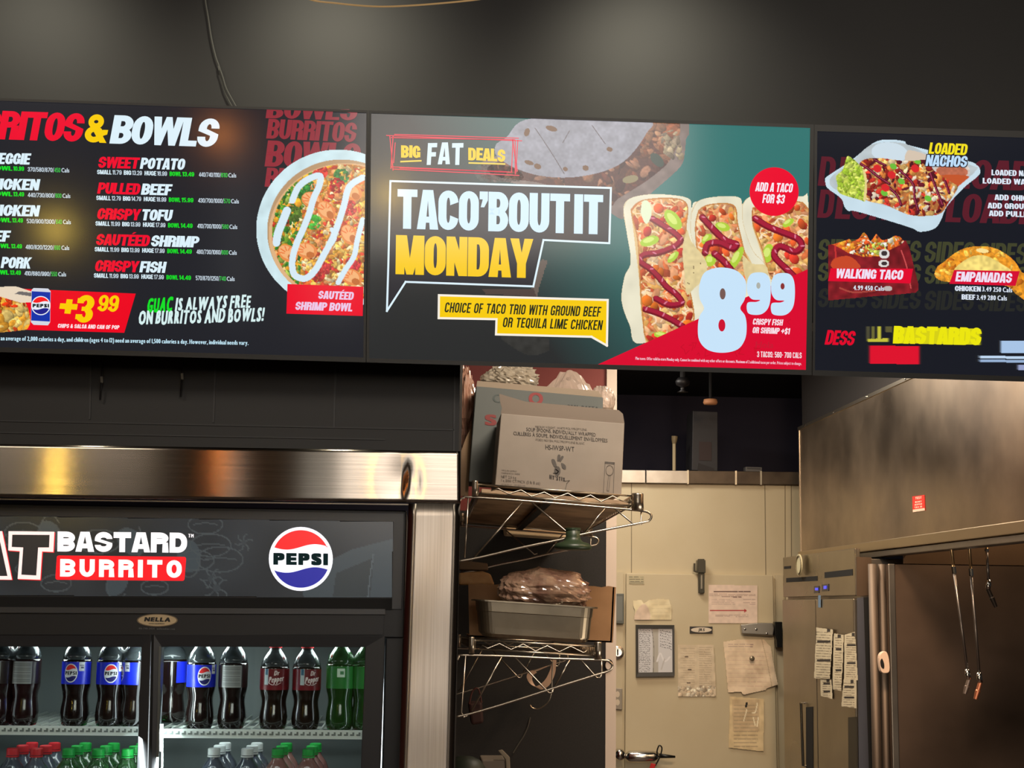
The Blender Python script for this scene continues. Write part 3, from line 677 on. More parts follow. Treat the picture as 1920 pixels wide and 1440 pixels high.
o3 = cv.poly([(1217, 226), (1212, 250), (1185, 288), (1155, 312), (1110, 327), (1060, 333), (1010, 329), (968, 316), (940, 300), (928, 288), (930, 270), (950, 256), (985, 224), (1100, 215)], (150, 150, 160), topc)
cv.noise(o3, .07, 14); cv.noise(o3, .06, 4)
for x_, y_, rx, ry in ((1034, 241, 11, 5), (988, 248, 5, 8), (992, 305, 9, 4), (1008, 312, 7, 5), (1143, 280, 6, 4), (1098, 315, 6, 5), (1060, 317, 5, 4)): cv.ell(x_, y_, rx, ry, (112, 78, 50), .3, o3)
for p in ([(1003, 240), (1018, 262), (1040, 296), (1058, 326)], [(1068, 245), (1055, 268)], [(1110, 235), (1135, 270)]): cv.stroke(p, 1.6, (96, 88, 92), o3)
cv.mesh(t2, PS, DISP, off=.0008)
cv = Canvas(890, 300, 1030, 680, 2, seed=7)                      # dim quesadilla edges showing beside the speech bubble
q = cv.poly([(893, 312), (930, 306), (975, 320), (975, 340), (900, 340)], (66, 74, 70)); food(cv, q, 20, [(80, 66, 60), (96, 84, 80), (70, 78, 72)], 4, 9)
cv.poly([(1012, 489), (1022, 486), (1028, 490), (1022, 508), (1012, 540), (1007, 558), (992, 556), (1003, 520)], (104, 92, 84))
q = cv.inside([(900, 540), (1000, 541), (1007, 558), (910, 552)]); cv.put(q, (76, 62, 58))
q = cv.poly([(940, 630), (1030, 634), (1045, 650), (1000, 668), (965, 655)], (50, 50, 48)); cv.noise(q, .15, 8)
cv.mesh(t2, PS, DISP, off=.0008)
# tacos
cv = Canvas(1160, 358, 1520, 652, 1.0, seed=9); rc = cv.X < 1518-(cv.Y-480)*.017
TP = [(232, 146, 96), (240, 184, 134), (222, 116, 66), (244, 204, 158), (236, 176, 96), (206, 92, 56), (240, 196, 120), (228, 158, 112)]
CRM, CR2 = (232, 226, 200), (224, 204, 150)
def taco(outline, fill, sauce, greens, w=13, fold=None):
    a = cv.poly(outline, CRM, rc); cv.noise(a, .05, 22)
    ox = np.mean([p[0] for p in outline])
    for d_ in (7, 4): cv.stroke([(x+(ox-x)*.03*d_/4, y+3) for x, y in fill[:1]+fill[-5:]], d_, (226, 190, 130), a)
    e_ = cv.poly([(x, y) for x, y in fill], (214, 158, 96), rc); f = e_
    cv.scatter(int(f.sum()/70), f, TP, 7, 17, 4.5, .2, 1.6, .1); cv.noise(f, .10, 5)
    ys, xs = np.nonzero(f)
    for i in range(int(f.sum()/260)):
        k = cv.r.randint(len(ys)); x, y = cv.X[ys[k], xs[k]], cv.Y[ys[k], xs[k]]; th = cv.r.uniform(0, 6.3); L = cv.r.uniform(7, 15); w_ = cv.r.uniform(1.6, 3.6)
        c_ = [(250, 226, 190), (244, 206, 150), (238, 170, 110), (248, 214, 176)][cv.r.randint(4)]
        cv.stroke([(x, y), (x+L*math.cos(th), y+L*math.sin(th)), (x+1.6*L*math.cos(th+.5), y+1.6*L*math.sin(th+.5))], w_, c_, f)
    cv.scatter(int(f.sum()/700), f, [(226, 92, 44), (234, 120, 40), (206, 56, 40)], 6, 11, 1.8, .3, 1.0, .1)
    cv.stroke(list(outline)+[outline[0]], 1.6, (214, 190, 146), a)
    cv.stroke(list(fill)+[fill[0]], 2.4, (196, 130, 66), a)
    for x, y, a1, b1, th in greens:
        cv.ell(x, y, a1, b1, (176, 208, 60), th, f); cv.ell(x-2, y-2, a1*.6, b1*.5, (216, 234, 120), th, f)
    for s_ in sauce:
        cv.stroke(s_, w, (120, 14, 34), f); cv.stroke([(x-1, y-2) for x, y in s_], w*.6, (166, 26, 56), f)
        for x, y in smooth(s_, 3, False)[::4]: cv.ell(x+2, y-1, 4.2, 1.4, (220, 120, 146), .4+x*.1, f)
    return a, f
taco([(1388, 395), (1400, 372), (1425, 366), (1500, 368), (1516, 378), (1516, 560), (1440, 560), (1420, 500), (1395, 430)],
     [(1412, 390), (1440, 385), (1516, 392), (1516, 560), (1460, 560), (1430, 470), (1412, 420)],
     [[(1416, 410), (1440, 425), (1470, 437), (1496, 448), (1503, 462), (1490, 472), (1462, 462), (1452, 480), (1475, 505), (1490, 520)]], [(1478, 418, 12, 6, -.6), (1440, 475, 10, 18, .2)])
taco([(1296, 400), (1310, 376), (1345, 368), (1385, 369), (1392, 385), (1394, 420), (1412, 470), (1436, 500), (1440, 560), (1300, 560)],
     [(1310, 395), (1330, 384), (1375, 385), (1383, 420), (1395, 470), (1405, 520), (1330, 560), (1312, 500), (1304, 430)],
     [[(1317, 408), (1328, 420), (1345, 438), (1362, 452), (1380, 458), (1374, 466), (1350, 456), (1328, 458), (1322, 474)], [(1340, 476), (1355, 488), (1370, 505)]],
     [(1355, 425, 14, 8, .3), (1325, 448, 12, 7, -.8), (1381, 484, 8, 24, .5), (1332, 488, 10, 12, .3)])
taco([(1168, 392), (1180, 372), (1215, 364), (1260, 365), (1292, 372), (1297, 390), (1296, 440), (1312, 480), (1326, 505), (1310, 600), (1200, 645), (1180, 610), (1165, 565), (1170, 520), (1182, 490), (1175, 440)],
     [(1184, 392), (1205, 376), (1260, 372), (1288, 384), (1286, 430), (1285, 500), (1300, 580), (1296, 608), (1260, 640), (1215, 640), (1205, 590), (1200, 520), (1196, 450), (1186, 410)],
     [[(1222, 410), (1245, 424), (1268, 440), (1276, 452), (1262, 464), (1235, 474), (1208, 478), (1200, 490), (1220, 505), (1235, 520), (1250, 538), (1268, 552), (1278, 568), (1255, 572), (1230, 560)], [(1210, 580), (1235, 588), (1256, 598), (1280, 612)]],
     [(1262, 412, 22, 12, .9), (1218, 452, 18, 9, -.3), (1262, 482, 14, 6, -.8), (1240, 628, 14, 6, .1)], w=12)
cv.poly([(1205, 378), (1216, 378), (1222, 400), (1212, 420), (1202, 400)], (226, 236, 200), rc)
a = cv.poly([(1288, 432), (1296, 452), (1318, 480), (1326, 500), (1318, 525), (1302, 540), (1288, 552), (1284, 520), (1280, 470)], CR2, rc); cv.noise(a, .05, 6)
a = cv.poly([(1392, 480), (1410, 494), (1438, 500), (1436, 540), (1404, 540)], CR2, rc); cv.noise(a, .05, 6)
for _ in range(40):
    x, y = cv.r.uniform(1165, 1330), cv.r.uniform(480, 600); cv.ell(x, y, 1.2, 1.2, (120, 100, 70), clip=(a | cv.inside([(1288, 440), (1326, 500), (1288, 552)])) & rc, rot=0)
cv.mesh(t2, PS, DISP, off=.0010)
# speech bubble and words
bub = [(732, 339.5), (1145.5, 352.5), (1142.5, 456), (1019, 450), (1000, 537), (760.5, 528.5), (725.5, 583), (728, 500)]
flat(t2, PS, [bub], glow((42, 41, 47)), off=.0013, name='speech_bubble')
flat(t2, PS, stroke_poly(bub, 3.6, True), glow(WH), off=.0016, name='bubble_outline')
heads(t2, PS, [("TACO'BOUT", 744.5, 428.5, 1068, 437.7, 74)], glow((206, 232, 250)), gap=1.2, S=.41, T=.18, off=.002)
heads(t2, PS, [("IT", 1076, 438, 1130, 439.6, 74)], glow((206, 232, 250)), gap=1.5, S=.46, T=.175, off=.002)
heads(t2, PS, [("MONDAY", 741.5, 514, 997, 521.5, 73.5)], glow((248, 202, 4)), gap=1.2, S=.42, T=.18, off=.002)
yb = [(823, 553.5), (1139.5, 562.5), (1138, 648), (1109, 631.5), (930, 627), (931, 598.5), (822.5, 596.5)]
flat(t2, PS, [yb], glow((247, 203, 5)), off=.0014, name='yellow_box')
flat(t2, PS, stroke_poly(yb, 4, True), glow((248, 240, 225)), off=.0017, name='yellow_box_outline')
heads(t2, PS, [('CHOICE OF TACO TRIO WITH GROUND BEEF', 833, 585.5, 1125, 594, 18.8), ('OR TEQUILA LIME CHICKEN', 942, 613.3, 1128, 619, 18.5)], glow((36, 42, 24)), slant=.15, gap=1.4, S=.33, T=.15, space=.5, off=.0021)
heads(t2, PS, [('BIG', 752, 295, 788, 296.5, 23), ('DEALS', 878, 300, 947, 303.5, 23.5)], glow((247, 203, 5)), gap=.4, S=.42, T=.2, jit=.12, off=.002)
flat(t2, PS, stroke_poly([(752, 303), (789, 301.5)], 3)+stroke_poly([(880, 305.5), (946, 307.5)], 3), glow((235, 205, 70)), off=.002, name='underline')
heads(t2, PS, [('FAT', 800, 308, 868, 307, 41)], glow((214, 234, 245)), gap=4, S=.36, T=.2, jit=.3, seed=4, off=.002)
scr = [((725, 254), (978, 264)), ((734, 258), (965, 262)), ((740, 252), (972, 259)), ((737, 317), (973, 329)), ((735, 313), (960, 323)), ((750, 315), (950, 322)),
       ((731, 256), (737, 319)), ((737, 256), (733, 316)), ((741, 268), (738, 305)), ((962, 262), (959, 323)), ((966, 264), (966, 326)), ((971, 263), (967, 324)), ((961, 262), (970, 321))]
flat(t2, PS, [q for a, b in scr for q in stroke_poly([a, b], 1.8)], glow((226, 38, 66)), off=.002, name='scribbled_frame')
tri = [(1115, 686), (1188, 653), (1516, 504), (1514, 697)]
flat(t2, PS, [tri], glow((218, 12, 48)), off=.0015, name='red_corner')
rr = random.Random(3)
sq = []
for _ in range(34):
    x = rr.uniform(1230, 1490); y0_ = 693-(x-1126)*.42
    y = rr.uniform(max(y0_+12, 520), 676)
    a = rr.uniform(0, 6.3); s_ = rr.uniform(5, 12)
    sq += stroke_poly([(x, y), (x+s_*math.cos(a), y+s_*math.sin(a)), (x+s_*math.cos(a+1), y+s_*1.4*math.sin(a+1))], 1.3)
flat(t2, PS, sq, glow((200, 14, 40)), off=.00165, name='corner_doodles')['kind'] = 'stuff'
NB = (200, 228, 250)
o8 = smooth([(1354, 501.5), (1380, 507), (1397, 524), (1399, 545), (1396, 562), (1388, 578), (1397, 592), (1400, 612), (1397, 636), (1383, 655), (1355, 661.5), (1327, 656), (1311, 638), (1308.5, 612), (1312, 592), (1320, 578), (1312, 560), (1311, 538), (1318, 515), (1332, 505)], 5)
flat(t2, PS, [o8], glow(NB), off=.0019, name='price_digit')
flat(t2, PS, [circ(1355, 551, 5.5, 20, 10.5)], glow((120, 90, 84)), off=.0022, name='digit_hole')
flat(t2, PS, [circ(1353.5, 610, 6.5, 20, 11.5)], glow((206, 20, 50)), off=.0022, name='digit_hole')
for dx, hy in ((0, (176, 178, 170)), (45.3, (140, 50, 50))):
    dy = dx*.027
    o9 = [(1423, 510.5), (1437, 514), (1444, 528), (1445, 555), (1441, 576), (1430, 588), (1415, 590.5), (1402, 586), (1401.5, 568), (1418, 566), (1425, 562.5), (1410, 561), (1401.5, 549), (1401, 528), (1408, 514)]
    flat(t2, PS, [[(x+dx, y+dy) for x, y in smooth(o9, 5)]], glow(NB), off=.0019, name='price_digit')
    flat(t2, PS, [circ(1422+dx, 535.5+dy, 3.8, 18, 6)], glow(hy), off=.0022, name='digit_hole')
heads(t2, PS, [('CRISPY FISH', 1411, 608.5, 1467, 610.5, 11.5), ('OR SHRIMP +$1', 1410.5, 624.5, 1480, 627, 11.5)], glow((250, 225, 235)), slant=.15, gap=.5, S=.38, T=.18, off=.0019)
heads(t2, PS, [('3 TACOS: 560- 700 CALS', 1419.5, 669.5, 1503, 671.8, 10.8)], glow((245, 225, 232)), gap=.6, S=.34, T=.15, off=.0019)
many_letters(t2, PS, [('Plus taxes. Offer valid in-store Monday only. Cannot be combined with any other offers or discounts. Maximum of 2 additional tacos per order. Prices subject to change.', 1191.5, 674.5, 1503, 684.5, 5.6)], glow((240, 190, 205)), bx=.25, by=.1, gap=.2, off=.0019)
many_letters(t2, PS, [('Hola', 1416, 652, 1450, 653, 12)], glow((200, 26, 50)), slant=.1, bx=.4, gap=1, off=.0019)
flat(t2, PS, [circ(1451.5, 359.3, 46, 60, 45.6)], glow((238, 14, 48)), off=.0019, name='red_sticker')
heads(t2, PS, [('ADD A TACO', 1416, 358.5, 1485, 361, 17), ('FOR $3', 1429, 380.5, 1470, 382, 17)], glow((250, 235, 245)), slant=.15, gap=.7, S=.38, T=.17, off=.0023)

# ---- right: nachos and sides
t3 = display('menu display showing loaded nachos, a walking taco and empanadas',
             [(1527.5, 233.5), (2370, 260), (2370, 729), (1523.5, 704)], [(1532.5, 246), (2365, 272), (2365, 719), (1528, 694)], (26, 28, 36), [(1750, 400), (1840, 410)])
RR = glow((92, 30, 42)); OL = glow((66, 68, 44))
for s, xa, ya, xb, yb, h, m_ in (('D', 1533, 348, 1562, 349, 55, RR), ('LOADED', 1570, 349, 1770, 355, 55, RR), ('LOADED', 1788, 353, 2000, 360, 55, RR),
                                ('D', 1532, 408, 1560, 409, 53, RR), ('LOADED', 1565, 410, 1765, 416, 54, RR), ('LOADED', 1772, 416, 1975, 422, 54, RR)):
    heads(t3, PS, [(s, xa, ya, xb, yb, h)], m_, slant=.12, S=.36, T=.16, gap=1.5, off=.0006)
for j, (y, h, m_) in enumerate(((488, 39, OL), (528, 35, OL), (577, 36, glow((40, 41, 38))))):
    for k in range(4): heads(t3, PS, [('SIDES', 1532+k*100, y-1+k*2.4, 1624+k*100, y+k*2.4, h)], m_, slant=.12, S=.36, T=.16, gap=1.5, off=.0006)
cv = Canvas(1540, 256, 1842, 440, 1.0, seed=12)
tray = cv.poly([(1547, 338), (1551, 330), (1593, 302), (1628, 274), (1645, 264), (1666, 261), (1695, 264), (1703, 271), (1741, 281), (1818, 302), (1832, 309), (1838, 317), (1835, 330), (1807, 353), (1776, 388), (1764, 415), (1751, 430), (1724, 435), (1703, 426), (1610, 398), (1591, 396), (1583, 388), (1576, 372), (1551, 353)], (200, 222, 234))
cv.noise(tray, .03, 20)
inn = cv.poly([(1556, 336), (1596, 305), (1632, 272), (1690, 268), (1745, 290), (1822, 310), (1828, 322), (1770, 372), (1742, 400), (1700, 396), (1580, 362)], (186, 196, 200)); cv.noise(inn, .05, 10)
cv.ell(1668, 286, 34, 19, (206, 222, 232), .1, inn); cv.poly([(1703, 282), (1740, 292), (1742, 304), (1700, 306)], (214, 196, 176), inn)
cup = cv.ell(1785, 320, 34, 18, (214, 200, 190), .05); cv.ell(1785, 322, 30, 13, (190, 108, 80), .05); cv.noise(cup, .1, 4)
cv.poly([(1756, 330), (1815, 330), (1806, 350), (1790, 356), (1772, 348)], (196, 86, 44), inn | cup)
nm_ = cv.poly([(1612, 306), (1640, 296), (1700, 302), (1740, 300), (1752, 320), (1790, 345), (1796, 352), (1780, 378), (1764, 400), (1735, 405), (1702, 402), (1660, 384), (1624, 374), (1616, 340)], (180, 110, 60), tray)
food(cv, nm_, 420, [(226, 150, 70), (240, 190, 110), (150, 40, 30), (214, 60, 46), (96, 22, 36), (244, 214, 160), (220, 130, 60), (230, 214, 190)], 3, 9)
for p in ([(1612, 306), (1630, 318), (1645, 330), (1668, 345)], [(1688, 320), (1712, 345), (1715, 370), (1722, 395)], [(1745, 325), (1752, 345), (1760, 365), (1768, 385)], [(1665, 350), (1682, 366), (1690, 385)], [(1772, 340), (1780, 362)], [(1640, 300), (1660, 310)]):
    cv.stroke(p, 5, (84, 14, 36), nm_); cv.stroke([(x-1, y-1) for x, y in p], 1.5, (170, 60, 90), nm_)
for x, y in ((1690, 340), (1658, 362), (1675, 312), (1740, 372), (1720, 302)): cv.ell(x, y, 7, 5, (110, 190, 60), .5, nm_)
for x, y in ((1645, 316), (1660, 352), (1672, 328), (1716, 316)): cv.ell(x, y, 8, 7, (216, 40, 44), .5, nm_)
gq = cv.poly([(1588, 293), (1600, 298), (1622, 322), (1625, 345), (1623, 376), (1610, 374), (1574, 362), (1570, 345), (1568, 330), (1580, 318)], (190, 205, 80))
food(cv, gq, 120, [(170, 200, 60), (206, 220, 100), (150, 180, 50)], 3, 7); cv.stroke([(1620, 318), (1624, 345), (1621, 374)], 5, (230, 210, 140), gq)
cv.mesh(t3, PS, DISP, off=.0012)
DKO = glow((40, 34, 40))
for dx in (-1.5, 0, 1.5):
    for dy in (-1.3, 1.3): heads(t3, PS, [('LOADED', 1741+dx, 288+dy, 1812+dx, 291+dy, 21), ('NACHOS', 1735+dx, 311+dy, 1812+dx, 313.5+dy, 21)], DKO, slant=.15, gap=.5, S=.38, T=.18, off=.0017, name='lettering_outline')
heads(t3, PS, [('LOADED', 1741, 288, 1812, 291, 21)], glow((245, 225, 30)), slant=.15, gap=.5, S=.38, T=.18, off=.002)
heads(t3, PS, [('NACHOS', 1735, 311, 1812, 313.5, 21)], glow((190, 222, 250)), slant=.15, gap=.5, S=.38, T=.18, off=.002)
heads(t3, PS, [('LOADED NACHOS', 1859, 328.5, 1960, 331.5, 10.5), ('LOADED WAFFLE FRIES', 1842.5, 344, 1998, 348.5, 10.5), ('ADD CHICKEN', 1865, 375, 1952, 378, 10.5), ('ADD GROUND BEEF', 1852, 390.5, 1974, 394, 10.5), ('ADD PULLED PORK', 1854.5, 405, 1976, 409, 10.5)], glow((225, 236, 250)), gap=.7, S=.37, T=.18)
cv = Canvas(1550, 430, 1726, 566, 1.0, seed=14)
bag = cv.poly([(1553, 459), (1561, 457), (1600, 462), (1660, 455), (1699, 450), (1706, 465), (1712, 490), (1722, 530), (1723, 543), (1718, 549), (1690, 552), (1637, 556), (1553, 564)], (124, 26, 34), sm=False); cv.noise(bag, .25, 9)
chip = cv.poly([(1560, 458), (1589, 449), (1592, 447), (1598, 452), (1604, 450), (1611, 446), (1617, 437), (1621, 435), (1626, 440), (1632, 452), (1637, 446), (1643, 437), (1650, 445), (1655, 450), (1668, 447), (1678, 441), (1688, 443), (1695, 452), (1690, 458), (1665, 470), (1650, 480), (1620, 482), (1590, 474), (1575, 465)], (230, 110, 40), sm=False)
food(cv, chip, 110, [(235, 110, 45), (240, 160, 50), (225, 90, 40), (240, 230, 200), (120, 60, 40)], 3, 7)
food(cv, cv.inside([(1605, 470), (1630, 455), (1665, 455), (1665, 475), (1640, 480)]) & chip, 50, [(244, 240, 220), (120, 60, 44), (200, 210, 90)], 2, 5)
cv.ell(1658, 476, 10, 9, (224, 220, 216)); cv.ell(1658, 475, 6, 5, (60, 50, 52)); cv.ell(1657, 494, 10, 7, (224, 220, 216)); cv.ell(1658, 494, 6, 3.5, (60, 50, 52))
cv.stroke([(1690, 470), (1700, 500), (1708, 540)], 2.2, (206, 80, 80), bag); cv.stroke([(1575, 540), (1600, 548), (1640, 545)], 3, (170, 70, 60), bag); cv.stroke([(1566, 462), (1568, 500)], 3, (200, 50, 50), bag)
cv.poly([(1563, 486), (1590, 480), (1608, 492), (1610, 503), (1562, 503)], (200, 72, 40), bag)
cv.ell(1665, 541, 8, 5, (190, 180, 176), clip=bag)
cv.mesh(t3, PS, DISP, off=.0012)
flat(t3, PS, [[(1557.5, 503), (1712, 503.8), (1707, 531.5), (1552.5, 527)]], glow((226, 12, 48)), off=.0017, name='red_banner')
heads(t3, PS, [('WALKING TACO', 1566.5, 521.5, 1692, 524.5, 18)], glow((240, 225, 245)), slant=.15, gap=.6, S=.39, T=.19, off=.0021)
cv = Canvas(1750, 458, 1925, 564, 1.0, seed=15)
em = cv.poly([(1752, 512), (1757, 500), (1770, 490), (1790, 474), (1812, 464), (1840, 461), (1866, 465), (1890, 478), (1905, 492), (1915, 508), (1925, 520), (1925, 562), (1905, 552), (1880, 535), (1790, 530), (1765, 527), (1754, 520)], (232, 150, 40))
cv.noise(em, .14, 6)
e2 = cv.poly([(1790, 505), (1806, 490), (1826, 480), (1850, 480), (1880, 496), (1895, 510), (1860, 520), (1800, 518)], (240, 214, 120), em); cv.noise(e2, .12, 5)
food(cv, em & ~e2, 60, [(238, 160, 50), (220, 120, 30), (244, 190, 80)], 3, 8); cv.ell(1842, 470, 12, 4, (252, 226, 150), .1, em)
cv.mesh(t3, PS, DISP, off=.0012)
flat(t3, PS, [[(1789, 506), (1912, 508.5), (1904, 536), (1780, 532)]], glow((214, 16, 52)), off=.0017, name='red_banner')
heads(t3, PS, [('EMPANADAS', 1791, 527.5, 1896, 530.5, 18.5)], glow((240, 225, 245)), slant=.15, gap=.6, S=.39, T=.19, off=.0021)
many_letters(t3, PS, [('4.99 450 Cals', 1600, 544, 1657.5, 545.5, 9.2), ('3.49 250 Cals', 1841.5, 546.5, 1898, 548.5, 9.4), ('3.49 280 Cals', 1831, 562.2, 1888, 563.8, 9.4)], glow((216, 226, 240)), bx=.5, by=.3, gap=.6, off=.0021)
heads(t3, PS, [('CHICKEN', 1790.5, 545.5, 1839, 546.8, 9.8), ('BEEF', 1803, 561.5, 1828.5, 562.3, 9.8)], glow((222, 232, 246)), gap=.5, S=.38, T=.19, off=.0021)
heads(t3, PS, [('DESS', 1546, 646, 1600, 648, 27.5)], glow((226, 10, 44)), slant=.2, gap=.6, S=.38, T=.18, off=.002)
cv = Canvas(1620, 600, 1930, 702, 1.0, bg=None, seed=3)      # words caught half way through sliding onto the display
def soft(x0, x1, y0, y1, c, sk=.0, e=3.0):
    m_ = (cv.Y > y0-1+(cv.X-x0)*.02) & (cv.Y < y1+1+(cv.X-x0)*.02) & (cv.X > x0-e) & (cv.X < x1+e)
    k = np.clip((cv.X-x0)/e+.5, 0, 1)*np.clip((x1-cv.X)/e+.5, 0, 1); b = np.array([26, 28, 34.])
    cv.C[m_] = (b+(np.array(c, float)-b)*k[..., None])[m_]; cv.M |= m_
BARS = [[(1676, 1838, 614, 643, (214, 208, 20), 6), (1626, 1666, 634, 640, (196, 190, 60), 5), (1634, 1640, 612, 634, (110, 108, 52), 3), (1645, 1652, 612, 634, (196, 190, 60), 3), (1624, 1631, 612, 634, (74, 72, 52), 3), (1660, 1673, 612, 622, (90, 86, 50), 3)],
        [(1630, 1724, 648, 681, (222, 14, 44), 6)], [(1876, 1928, 639, 661, (168, 196, 230), 6)], [(1836, 1928, 667, 671, (190, 214, 240), 8), (1836, 1928, 674, 678, (150, 176, 210), 8)], [(1908, 1928, 684, 693, (150, 160, 200), 6)]]
for grp in BARS:
    cv = Canvas(1616, 600, 1934, 702, 1.0, bg=None, seed=3)
    for x0, x1, y0, y1, c_, e_ in grp: soft(x0, x1, y0, y1, c_, e=e_)
    cv.mesh(t3, PS, DISP, off=.0012)
heads(t3, PS, [('BASTARDS', 1674, 644, 1839, 647.5, 33)], glow((236, 230, 16)), slant=.06, S=.44, T=.23, gap=.3, off=.0017)

# hanging ties under the left display, cables on the wall above it
for k, (x, y, lb) in enumerate(((190, 712, 'small hook tag under the burrito display, the further one from the steel-framed opening'), (341, 706, 'small hook tag under the burrito display, the nearer one to the kitchen'))):
    t = thing('hanging_tie', lb, 'cable tie', W(x, y-38, YW-.03), 'hanging ties under the left display')
    g = G(); g.tube([W(x+3, y-40, YW-.02), W(x+2, y-18, YW-.03), W(x+1, y-6, YW-.03)], .0026, 6); g.mk('strap', mat('tie_black', (18, 18, 19), .5), t)
    g = G(); g.slab(PY(YW-.032), [(x-2.2, y-6), (x+2.2, y-7), (x+3, y+5), (x-1.2, y+6)], .004); g.mk('tag', mat('tie_tag', (120, 116, 104), .4), t)
    g = G(); g.tube([W(x, y+5, YW-.03), W(x-1, y+20, YW-.028), W(x-2, y+38, YW-.02)], .0026, 6); g.mk('strap', mat('tie_black', (18, 18, 19), .5), t)
ct = thing('display_cable', 'thin grey cable hanging down the black wall to the burrito display', 'cable', W(385, 0, YW-.01))
cm = mat('cable_grey', (98, 98, 94), .5)
g = G(); g.tube([W(x, y, YW-.012) for x, y in smooth([(380, -60), (385, 0), (390, 30), (396, 70), (404, 105), (410, 122), (413, 132)], 4, False)], .0022, 6); g.mk('cord', cm, ct)
g = G(); g.tube([W(x, y, YW-.012) for x, y in smooth([(409, 124), (414, 145), (421, 170), (431, 192), (436, 200)], 4, False)], .0018, 6); g.mk('wire', cm, ct)
g = G(); g.tube([W(x, y, YW-.02) for x, y in smooth([(412, 128), (418, 145), (424, 165), (435, 186), (444, 202)], 4, False)], .0018, 6); g.mk('wire', cm, ct)
# sagging cord at the very top, given a faint warm glow
g = G(); pts = [W(x, y, 3.3) for x, y in smooth([(500, -40), (575, -3), (630, 6), (700, 12), (760, 11), (840, 5), (910, -3), (990, -18)], 6, False)]
g.tube(pts, .0022, 8); tag(g.mk('glowing_cord', mat('glowing_cord', (150, 120, 80), .4, emit=(150, 120, 78), es=.6)), 'thin faintly glowing warm cord sagging over the black wall above the displays', 'light')
# ================================================================ brushed steel surround of the drinks cooler
STEEL = mat('brushed_steel', (168, 158, 147), .15, 1, noise=(146, 137, 127), nscale=5, stretch=(.5, 1, 60), aniso=.97, arot=.25)
STEELV = mat('brushed_steel_upright', (168, 158, 147), .30, 1, noise=(150, 141, 131), nscale=5, stretch=(60, 1, .5), aniso=.9, arot=.25)
STEEL_S = mat('satin_steel', (150, 142, 132), .42, 1, noise=(128, 120, 110), nscale=3, rnoise=.08)
CHROME = mat('chrome', (200, 196, 188), .16, 1)
YH = 3.74
ph = PY(YH)
ts = thing('steel_surround', 'brushed steel frame boxed around the drinks cooler', 'frame', W(860, 1440, YH))
def dented(pts4, nx, ny, dent, name, m_=None):
    p = np.array(pts4, float); V = []; Fc = []
    for j in range(ny+1):
        for i in range(nx+1):
            u, v = i/nx, j/ny; q = (1-v)*((1-u)*p[0]+u*p[1])+v*((1-u)*p[3]+u*p[2]); w = ph.at(q[0], q[1]); w = w+np.array([0, dent(q[0], q[1]), 0]); V.append(w)
    for j in range(ny):
        for i in range(nx): a = j*(nx+1)+i; Fc.append((a, a+1, a+nx+2, a+nx+1))
    o = mk(name, V, Fc, m_ or STEEL, ts, smooth=True)
    s = o.modifiers.new('solid', 'SOLIDIFY'); s.thickness = .02; s.offset = -1
    return o
def dent_f(x, y):
    d = math.hypot((x-752)/34, (y-902)/52); s = .004*math.exp(-d*d*1.6)
    e = math.exp(-(((x-768-(y-905)*-.10)/7)**2))*math.exp(-((y-912)/34)**2)*-.002
    return s+e
hd = dented([(-330, 829), (862.5, 847.5), (863, 944), (-330, 928)], 160, 16, dent_f, 'header_panel')
jd = dented([(766, 944.6), (863, 945), (845, 1660), (740, 1660)], 6, 30, lambda x, y: .0012*math.sin(y/37)+.0008*math.sin(x/23+y/60), 'jamb_panel', STEELV)
g = G(); q0 = W(-330, 829, YH); q1 = W(862, 847, YH); g.box(q0[0], q1[0], YH+.02, YW-.0, q1[2]-.012, q1[2]-.008)
q2 = W(857, 1100, YH); g.box(q2[0]-.05, q2[0]-.03, YH+.021, YW, 0, q1[2]-.02); g.mk('return_panel', STEEL_S, ts)
g = G(); g.slab(ph, [(-330, 930), (862, 946), (862, 948.5), (-330, 932.5)], .01, .0015); g.mk('folded_edge', STEEL_S, ts)

# ================================================================ drinks cooler
YC = 3.80; pc = PY(YC)
BK = mat('cooler_black', (30, 31, 34), .42, spec=.4); BK2 = mat('cooler_black_trim', (46, 47, 50), .35); GAP = mat('gap_black', (8, 8, 9), .8)
XL, XR = float(W(-205, 1200, YC)[0]), float(W(757, 1200, YC)[0])
ZT = float(W(400, 951, YC)[2]); ZG = float(W(400, 1192, YC)[2])
tc = thing('drinks_cooler', 'black two-door glass drinks cooler with a lit sign panel', 'cooler', ((XL+XR)/2, YC+.3, 0))
g = G(); g.box(XL, XR, YC, YC+.7, ZG, ZT); g.box(XL, XL+.04, YC+.03, YC+.7, .1, ZG); g.box(XR-.045, XR, YC, YC+.7, .1, ZG); g.box(XL, XR, YC+.03, YC+.7, .04, .14)
g.mk('cabinet', BK, tc, bevel=.003)
g = G(); g.box(XL+.04, XR-.045, YC+.64, YC+.66, .14, ZG); g.mk('back_panel', mat('cooler_liner', (96, 104, 104), .5), tc)
def edge_strip(nm, pts, m, off=.004, th=.006): g = G(); g.slab(pc, pts, th, off); return g.mk(nm, m, tc)
edge_strip('top_trim', [(-205, 949), (757, 963), (757, 978), (738, 978), (-205, 964)], BK2, .006)
edge_strip('side_trim', [(738, 978), (757, 978), (752, 1142), (735, 1142)], BK2, .006)
edge_strip('lower_trim', [(-205, 1118), (735, 1122), (735, 1143), (-205, 1139)], GAP, .006)
edge_strip('ledge', [(-205, 1137), (722, 1142), (722, 1152), (-205, 1148)], mat('cooler_ledge', (62, 63, 66), .35), .012)
edge_strip('door_header', [(-205, 1148), (720, 1152.5), (718, 1190), (-205, 1190)], BK, .005)
